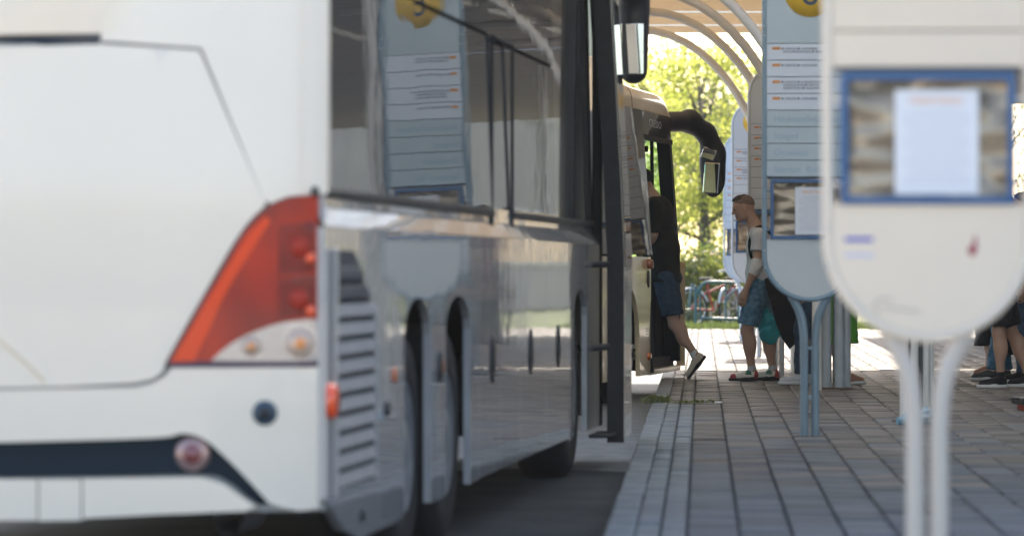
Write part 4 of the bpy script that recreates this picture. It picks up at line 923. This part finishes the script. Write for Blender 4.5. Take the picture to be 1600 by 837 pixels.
# black garment bag he carries
gb = thing('garment_bag', 'black cloth garment bag hanging slantwise between the denim shorts and the blue-grey sign', 'bag', (X3-0.2, Y3+0.35, PAVE), 0)
S_ = 6000/35.05; gx = lambda px, py: ((px-800)/S_-(X3-0.2), (418+1.05*S_-py)/S_)
gp = [gx(*q) for q in ((1194, 436), (1199, 456), (1206, 478), (1213, 505), (1222, 528), (1234, 545), (1247, 531), (1254, 522), (1256, 490), (1258, 440), (1240, 425), (1215, 425))]
m_ = MB(); sheet(m_, gp, lambda a, b, d: (a, -0.03+d*2.0-0.018*math.sin(14*a+9*b)-0.012*math.sin(30*b), b), 0.03, 0.03); m_.build('bag_body', black, gb)
m_ = MB(); sheet(m_, gp, lambda a, b, d: (a, 0.05-d+0.012*math.sin(12*a+9*b), b), 0.05, 0.0); m_.build('bag_back', black, gb)
MB().tube([(gp[-2][0], 0.01, gp[-2][1]), (gp[-2][0]+0.02, 0.0, gp[-2][1]+0.10)], 0.01, 8).build('bag_handle', black, gb)
# woman with the green dress
X4, Y4 = (1312-800)*34.5/6000, 34.75
gd = mat('dress_green', (0.10, 0.42, 0.03), 0.8, var=0.2, vscale=10)
person('woman in a bright green dress and sandals behind the grey column pipes', (X4, Y4, PAVE), R(20), stand(kn_l=(0.02, 0.06, 0.47), an_l=(0.06, 0.06, 0.085), kn_r=(0.0, -0.10, 0.49), an_r=(0.075, -0.05, 0.085), hip_l=(0, 0.07, 0.9)),
    dict(shirt=gd, shirt_name='dress_top', lower='skirt', skirt_hem=0.37, skirt_r=0.20, lower_m=gd, shoe=mat('sandal_tan', (0.35, 0.18, 0.11), 0.6), sole=wsole, skin=skin, hair_len='long', foot=0.25), h=0.014)
# group at the right
XA, YA = (1562-800)*33.8/6000, 33.8
person('person in dark shorts and black trainers with white soles at the right edge', (XA, YA, PAVE), math.pi, stand(an_l=(0.0, 0.09, 0.085), kn_l=(0.02, 0.09, 0.48), an_r=(-0.28, -0.10, 0.085), kn_r=(-0.12, -0.1, 0.48)),
    dict(shirt=mat('shirt_olive', (0.07, 0.08, 0.05), 0.9), lower='shorts', lower_m=black, short_len=0.86, shoe=black, sole=wsole, sock=black, skin=skin), h=0.012)
XB, YB = (1566-800)*36.2/6000, 36.0
person('person in bright blue jeans and dark trainers behind the bare-legged person', (XB, YB, PAVE), math.pi, stand(an_l=(0.13, 0.1, 0.085), kn_l=(0.06, 0.1, 0.48), an_r=(-0.02, -0.1, 0.085)),
    dict(shirt=mat('shirt_blue', (0.05, 0.11, 0.2), 0.9), lower='jeans', lower_m=jeansb, shoe=mat('shoe_charcoal', (0.03, 0.035, 0.04), 0.6), sole=wsole, skin=skin2), h=0.013)
XD, YD = (1550-800)*37.4/6000, 37.4
person('woman in a black skirt and sandals standing behind the others at the right', (XD, YD, PAVE), math.pi+0.25, stand(an_l=(0.06, 0.06, 0.085), kn_l=(0.03, 0.07, 0.48)),
    dict(shirt=mat('shirt_wine', (0.12, 0.02, 0.03), 0.9), lower='skirt', skirt_hem=0.30, skirt_r=0.17, lower_m=black, shoe=mat('sandal_tan', (0.35, 0.18, 0.11), 0.6), sole=wsole, skin=skin2, hair_len='long', foot=0.24), h=0.014)
XC, YC = (1602-800)*35.3/6000, 35.3
person('person in blue jeans and black shoes at the far right edge of the platform', (XC, YC, PAVE), math.pi, stand(an_l=(0.03, 0.1, 0.085)),
    dict(shirt=mat('shirt_pale', (0.4, 0.4, 0.42), 0.9), lower='jeans', lower_m=denimd, shoe=black, sole=wsole, skin=skin), h=0.013)
cb = thing('shopping_bag', 'black shopping bag hanging low beside the person in jeans at the right edge', 'bag', ((1584-800)*35.9/6000, 35.9, PAVE), 0)
link('bag_body', sdf_mesh('bag_body', [ell((0, 0, 0.42), (0.085, 0.05, 0.16)), cone((-0.04, 0, 0.55), (0.05, 0, 0.55), 0.04, 0.04), cone((-0.05, 0, 0.28), (0.05, 0, 0.28), 0.03, 0.03)], 0.01, 0.05, noise=nz(0.004, 1.5)), black, cb)
MB().tube(smooth_poly([(-0.05, 0, 0.56), (-0.03, 0, 0.70), (0.0, 0, 0.76), (0.03, 0, 0.70), (0.05, 0, 0.56)], 4), 0.008, 6).build('bag_handle', black, cb)
# black and red case poking in at the right edge
cs = thing('suitcase', 'black suitcase with red trim lying on the paving at the right edge', 'suitcase', ((1640-800)*28.3/6000, 28.3, PAVE), R(8))
MB().box((0, 0, 0.075), (0.50, 0.36, 0.06), bev=0.025).build('upper_shell', blackp, cs); MB().box((0.02, 0, 0.025), (0.44, 0.34, 0.05), bev=0.01).build('lower_shell', mat('case_red', (0.45, 0.04, 0.02), 0.5), cs)
MB().tube(smooth_poly([(-0.25, -0.06, 0.09), (-0.29, -0.06, 0.09), (-0.29, 0.06, 0.09), (-0.25, 0.06, 0.09)], 3), 0.01, 6).build('handle', blackp, cs)

# ------------------------------------------------------------------ litter, weeds
lt = thing('crumpled_bag', 'crumpled pale blue plastic bag with a bottle end lying by the striped column foot', 'litter', (2.72, 25.65, PAVE), 0)
link('film_body', sdf_mesh('film_body', [ell((-0.02, 0, 0.045), (0.10, 0.06, 0.045)), ell((0.06, 0.02, 0.06), (0.06, 0.05, 0.05)), ell((-0.07, -0.01, 0.03), (0.05, 0.04, 0.03))], 0.007, 0.02, noise=nz(0.009, 2.6)), mat('crumpled_film', (0.42, 0.55, 0.62), 0.3, var=0.3, vscale=12), lt)
MB().tube([(-0.10, -0.03, 0.033), (-0.15, -0.05, 0.033)], [0.03, 0.026], 12).build('bottle_end', mat('bottle_blue', (0.22, 0.40, 0.48), 0.15, coat=0.6), lt)
weedm = leafmat('weed_leaf', (0.09, 0.12, 0.04), (0.20, 0.22, 0.09), 0.4)
def weed(px, py, n_, wx, hgt, label):
    Z = 6000*1.05/(py-418); X = (px-800)*Z/6000
    o = []
    Vv, Qq = [], []
    for i in range(n_):
        bx_, by_ = rng.gauss(0, wx), rng.gauss(0, 0.10); a_ = rng.random()*6.28; hh = hgt*(0.3+rng.random()); ln = 0.4+rng.random()*1.2
        d = Vector((math.cos(a_), math.sin(a_), 0)); s_ = Vector((-d.y, d.x, 0))*0.006*(0.7+rng.random())
        b_ = Vector((bx_, by_, 0)); m1 = b_+d*hh*ln*0.45+Vector((0, 0, hh*0.7)); t_ = b_+d*hh*ln+Vector((0, 0, hh*0.9))
        n0 = len(Vv); Vv += [b_-s_, b_+s_, m1+s_*1.4, m1-s_*1.4, t_+s_*0.2, t_-s_*0.2]; Qq += [(n0, n0+1, n0+2, n0+3), (n0+3, n0+2, n0+4, n0+5)]
    me = quads_mesh('weed', [tuple(v) for v in Vv], Qq); ob = link('weed', me, weedm); ob.location = (X, Z, PAVE-0.004); ob['label'] = label; ob['kind'] = 'stuff'; return ob
weed(1026, 627, 170, 0.045, 0.055, 'largest weed tuft, growing at the kerb edge near the coach door')
weed(1082, 628, 110, 0.07, 0.022, 'low strip of weed in the joint, between the kerb tuft and the litter stub')
weed(1116, 627, 50, 0.022, 0.022, 'small weed tuft beside the white litter stub')
Z = 6000*1.05/(630-418.); ct = MB().tube([((1117-800)*Z/6000, Z, PAVE+0.012), ((1128-800)*Z/6000, Z-0.02, PAVE+0.012)], 0.008, 8).build('cigarette_end', mat('white_paper_stub', (0.8, 0.78, 0.75), 0.8)); tag(ct, 'white cigarette stub lying in the paving joint by the weeds', 'litter')

# ------------------------------------------------------------------ far end: grass, cycle rack, bicycles, bush, trees
Vv, Qq = [], []
gn = 15000; gxs = nrs.uniform(1.0, 10.5, gn); gys = PEND+0.02+nrs.beta(1, 2.5, gn)*5; ga = nrs.uniform(0, 6.28, gn); gh = nrs.uniform(0.05, 0.14, gn)
P0 = np.stack([gxs-0.012*np.cos(ga), gys-0.012*np.sin(ga), np.full(gn, 0.125)], 1); P1 = np.stack([gxs+0.012*np.cos(ga), gys+0.012*np.sin(ga), np.full(gn, 0.125)], 1)
P2 = np.stack([gxs+nrs.normal(0, 0.03, gn), gys+nrs.normal(0, 0.03, gn), 0.125+gh], 1)
V = np.stack([P0, P1, P2], 1).reshape(-1, 3); Q = np.arange(len(V)).reshape(-1, 3)
gro = link('grass', quads_mesh('grass', V, Q), leafmat('grass_blade', (0.06, 0.10, 0.02), (0.14, 0.19, 0.05), 0.4)); tag(gro, kind='stuff')
teal = mat('rack_teal', (0.02, 0.13, 0.15), 0.4, coat=0.3)
RZ = 68.2; rs = 6000/RZ
def rk(px, py): return ((px-800)/rs, CAMH-(py-418)/rs)
rx0, _ = rk(1110, 0)
rack = thing('cycle_rack', 'teal tubular steel cycle rack on the grass beyond the paving', 'cycle rack', (rx0, RZ, 0.12), 0)
def rkl(px, py, dy=0): a, b = rk(px, py); return (a-rx0, dy, b-0.12)
MB().tube([rkl(1087, 512), rkl(1087, 447)], 0.032, 10).build('post', teal, rack); MB().tube([rkl(1076, 480), rkl(1082, 443), rkl(1087, 447)], 0.02, 8).build('brace', teal, rack)
MB().tube(smooth_poly([rkl(1087, 462), rkl(1096, 446), rkl(1106, 440), rkl(1126, 440), rkl(1155, 441)], 4), 0.028, 10).build('top_rail', teal, rack)
MB().tube([rkl(1092, 496), rkl(1155, 498)], 0.026, 10).build('lower_rail', teal, rack)
for px in (1094, 1134, 1155): MB().tube([rkl(px, 497), rkl(px, 442 if px > 1100 else 452)], 0.018, 8).build('upright', teal, rack)
MB().tube([rkl(1155, 512), rkl(1155, 440)], 0.032, 10).build('post', teal, rack)
def bicycle(x, y, rz, label, fcol):
    b = thing('bicycle', label, 'bicycle', (x, y, 0.13), rz, 'bicycles in the rack'); fm = mat('bike_'+label[:9], fcol, 0.35, coat=0.5)
    for wx in (-0.52, 0.52):
        wv = bpy.data.objects.new('wheel', None); COL.objects.link(wv); wv.parent = b; wv.location = (wx, 0, 0.33)
        MB().tube([(0.33*math.cos(k*math.pi/16), 0, 0.33*math.sin(k*math.pi/16)) for k in range(32)], 0.019, 8, closed=True).build('tyre', rubber, wv)
        MB().tube([(0.30*math.cos(k*math.pi/16), 0, 0.30*math.sin(k*math.pi/16)) for k in range(32)], 0.011, 6, closed=True).build('rim', metal, wv)
        sp = MB()
        for k in range(12): sp.tube([(0, 0, 0), (0.30*math.cos(k*math.pi/6), 0, 0.30*math.sin(k*math.pi/6))], 0.003, 4)
        sp.build('spokes', metal, wv)
        MB().tube([(0.365*math.cos(R(a_)), 0, 0.365*math.sin(R(a_))) for a_ in range(20, 175, 12)], 0.024, 6).build('mudguard', mat('mudguard_silver', (0.62, 0.64, 0.66), 0.3), wv)
    fr_ = MB()
    for p_, q_ in (((-0.05, 0, 0.30), (-0.18, 0, 0.78)), ((-0.05, 0, 0.30), (0.36, 0, 0.72)), ((-0.16, 0, 0.62), (0.34, 0, 0.82)), ((-0.05, 0, 0.30), (-0.52, 0, 0.33)), ((-0.52, 0, 0.33), (-0.16, 0, 0.65)), ((0.34, 0, 0.9), (0.52, 0, 0.33))): fr_.tube([p_, q_], 0.02, 8)
    fr_.build('frame', fm, b)
    MB().tube(smooth_poly([(0.22, -0.28, 0.99), (0.33, -0.18, 1.02), (0.34, 0, 0.98), (0.33, 0.18, 1.02), (0.22, 0.28, 0.99)], 4), 0.014, 8).build('handlebar', metal, b)
    MB().box((-0.2, 0, 0.86), (0.26, 0.15, 0.06), bev=0.025).build('saddle', rubber, b)
    MB().box((-0.05, 0.09, 0.22), (0.03, 0.02, 0.18)).box((-0.05, -0.09, 0.38), (0.03, 0.02, 0.18)).build('crank', metal, b)
    return b
a_, _ = rk(1122, 0); bicycle(a_, 69.0, R(28), 'red bicycle with silver mudguards standing in the teal rack', (0.42, 0.045, 0.035))
a_, _ = rk(1152, 0); bicycle(a_, 69.5, R(70), 'dark grey bicycle to the right of the red one in the rack', (0.06, 0.06, 0.07))
leaf1 = leafmat('tree_leaf_yellow', (0.19, 0.25, 0.04), (0.42, 0.45, 0.11), 0.66); leaf2 = leafmat('tree_leaf_green', (0.06, 0.10, 0.02), (0.17, 0.20, 0.04), 0.5)
bark = mat('bark', (0.11, 0.09, 0.075), 0.9, var=0.4, vscale=8, bump=0.02, bscale=15)
def crown_mesh(clumps, nl, sz, seed):
    r_ = np.random.RandomState(seed); Cc = []
    for (c, rad, k_) in clumps: Cc.append(np.array(c)+r_.normal(0, 1, (int(nl*k_), 3))*np.array(rad)*0.5)
    C = np.concatenate(Cc); n_ = len(C)
    a = r_.normal(0, 1, (n_, 3)); a /= np.linalg.norm(a, axis=1)[:, None]; b = r_.normal(0, 1, (n_, 3)); b -= a*(a*b).sum(1)[:, None]; b /= np.linalg.norm(b, axis=1)[:, None]
    c_ = np.cross(a, b); l_ = (sz*r_.uniform(0.6, 1.3, n_))[:, None]
    V = np.stack([C-a*l_*0.5, C+b*l_*0.3+c_*l_*0.06, C+a*l_*0.5, C-b*l_*0.3+c_*l_*0.06], 1).reshape(-1, 3)
    return quads_mesh('crown', V, np.arange(len(V)).reshape(-1, 4))
def tree(x, y, hgt, cr, seed, label, lm, nl=90, ncl=60, sz=0.13, base=0.35, group='trees beyond the platform', trunk_r=0.13):
    r_ = random.Random(seed); t = thing('tree', label, 'tree', (x, y, 0.1), 0, group)
    tips = []; tk = MB(); tk.tube([(0, 0, 0), (0.05, 0, hgt*0.25), (-0.06, 0.05, hgt*0.5), (0.02, 0.0, hgt*0.72)], [trunk_r, trunk_r*0.8, trunk_r*0.55, trunk_r*0.3], 10)
    tk.build('trunk', bark, t); lb = MB()
    for i in range(11):
        z0 = hgt*(0.22+0.045*i); a0 = r_.random()*6.28; le = cr*(0.6+0.5*r_.random()); e = (le*math.cos(a0), le*math.sin(a0), z0+le*(0.5+0.5*r_.random()))
        m1 = (e[0]*0.5+r_.gauss(0, .1), e[1]*0.5, z0+(e[2]-z0)*0.4); lb.tube([(0, 0, z0), m1, e], [trunk_r*0.4, trunk_r*0.25, 0.015], 6)
        for j in range(3): lb.tube([m1, (e[0]+r_.gauss(0, .5), e[1]+r_.gauss(0, .5), e[2]+r_.gauss(0.2, .4))], [trunk_r*0.2, 0.01], 5)
    lb.build('limbs', bark, t)
    cl_ = []
    for i in range(ncl):
        while True:
            p = Vector((r_.uniform(-1, 1), r_.uniform(-1, 1), r_.uniform(-1, 1)))
            if 0.25 < p.length < 1: break
        q = r_.uniform(0.45, 0.8)*cr*0.36
        cl_.append(((p.x*cr, p.y*cr, hgt*(base+1)/2+p.z*hgt*(1-base)/2), (q*1.2, q*1.2, q*0.9), r_.uniform(0.5, 1.4)))
    link('crown', crown_mesh(cl_, nl, sz, seed), lm, t); return t
def wx(px, Y): return (px-800)*Y/6000.
tree(wx(1100, 84), 84, 6.4, 2.3, 3, 'young yellow-green tree right behind the cycle rack, its limbs showing below the crown', leaf1, 120, 68, base=0.30)
tree(wx(1040, 96), 96, 6.9, 2.4, 4, 'yellow-green tree rising behind the cream bus roof', leaf1, 110, 60, base=0.2)
tree(wx(1185, 92), 92, 6.3, 2.4, 5, 'green tree behind the round-topped white signs', leaf2, 110, 60, base=0.3)
tree(wx(1290, 100), 100, 7.5, 3.2, 6, 'larger green tree hidden by the blue-grey sign', leaf2, 80, 60, base=0.25)
tree(wx(960, 105), 105, 7.2, 3.0, 8, 'broad green tree hidden behind the coach front', leaf2, 80, 60, base=0.2)
tree(wx(1480, 98), 98, 8.0, 3.4, 9, 'tall green tree behind the nearest sign', leaf2, 80, 60, base=0.2)
def bush(px, Y, w_, h_, seed, label, lm):
    b = thing('bush', label, 'bush', (wx(px, Y), Y, 0.12), 0, 'bushes behind the cycle rack'); r_ = random.Random(seed)
    st_ = MB()
    for i in range(9): a0 = r_.uniform(-1, 1); st_.tube([(a0*0.15, 0, 0), (a0*w_*0.5, r_.gauss(0, .2), h_*0.8)], [0.025, 0.008], 5)
    st_.build('stems', bark, b)
    cl_ = [((r_.uniform(-w_/2, w_/2), r_.uniform(-0.5, 0.5), r_.uniform(0.15, 1)*h_*(1-0.25*r_.random())), (0.35, 0.35, 0.3), r_.uniform(0.6, 1.3)) for i in range(30)]
    link('foliage', crown_mesh(cl_, 110, 0.12, seed), lm, b)
bush(1105, 73, 1.6, 1.45, 21, 'green bush directly behind the cycle rack', leaf2); bush(1180, 75, 1.8, 1.5, 22, 'green bush to the right of the rack, behind the white signs', leaf2); bush(1040, 75, 1.8, 1.3, 23, 'green bush hidden left of the rack behind the bus', leaf2)

# ------------------------------------------------------------------ unseen building and hedge to the right, added to darken the coach reflections
sb = thing('reflection_building', 'unseen brown building with two rows of windows, added to darken the coach window reflections', 'building', (K0+13.6, 0, 0), KA)
brick = mat('building_render', (0.44, 0.40, 0.36), 0.85, var=0.25, vscale=1.2); wfr = mat('window_frame_pale', (0.55, 0.55, 0.53), 0.5)
MB().box((2.5, 75, 4.5), (5, 124, 9.0)).build('wall', brick, sb)
MB().box((2.2, 75, 9.15), (6.4, 125, 0.3), bev=0.05).build('roof', mat('roof_felt', (0.07, 0.06, 0.055), 0.8), sb)
for k in range(26):
    y = 17+4*k
    for z in (2.1, 6.0):
        f_ = MB().box((-0.03, y, z), (0.1, 2.3, 1.7), bev=0.01).build('window', wfr, sb)
        for sy in (-0.54, 0.54): MB().box((-0.075, y+sy, z), (0.02, 0.98, 1.5)).build('pane', tint, f_)
hg = thing('hedge', 'unseen dark green hedge added in front of the building for the coach window reflections', 'hedge', (K0+11.6, 0, 0), KA)
hb_ = [((nrs.uniform(-0.35, 0.35), 16+k*0.55, 0.15+nrs.uniform(0.2, 1.15)), (0.35, 0.45, 0.35), 1.0) for k in range(110)]
link('foliage', crown_mesh(hb_, 110, 0.13, 77), leaf2, hg); MB().tube([(0, 15.5, 0.25), (0, 77, 0.25)], 0.12, 6).build('stems', bark, hg)

# ------------------------------------------------------------------ added to stand in for a lens veil: thin haze
hz = MB().box((10, 150, 7.0), (300, 330, 16.0)).build('veil_haze', None); hz['kind'] = 'stuff'
hm = bpy.data.materials.new('veil_haze'); hm.use_nodes = True; t_ = hm.node_tree; t_.nodes.clear()
pvn = t_.nodes.new('ShaderNodeVolumePrincipled'); pvn.inputs['Color'].default_value = (0.95, 0.96, 1.0, 1); pvn.inputs['Density'].default_value = 0.0004
on = t_.nodes.new('ShaderNodeOutputMaterial'); t_.links.new(pvn.outputs[0], on.inputs['Volume']); hz.data.materials.append(hm)
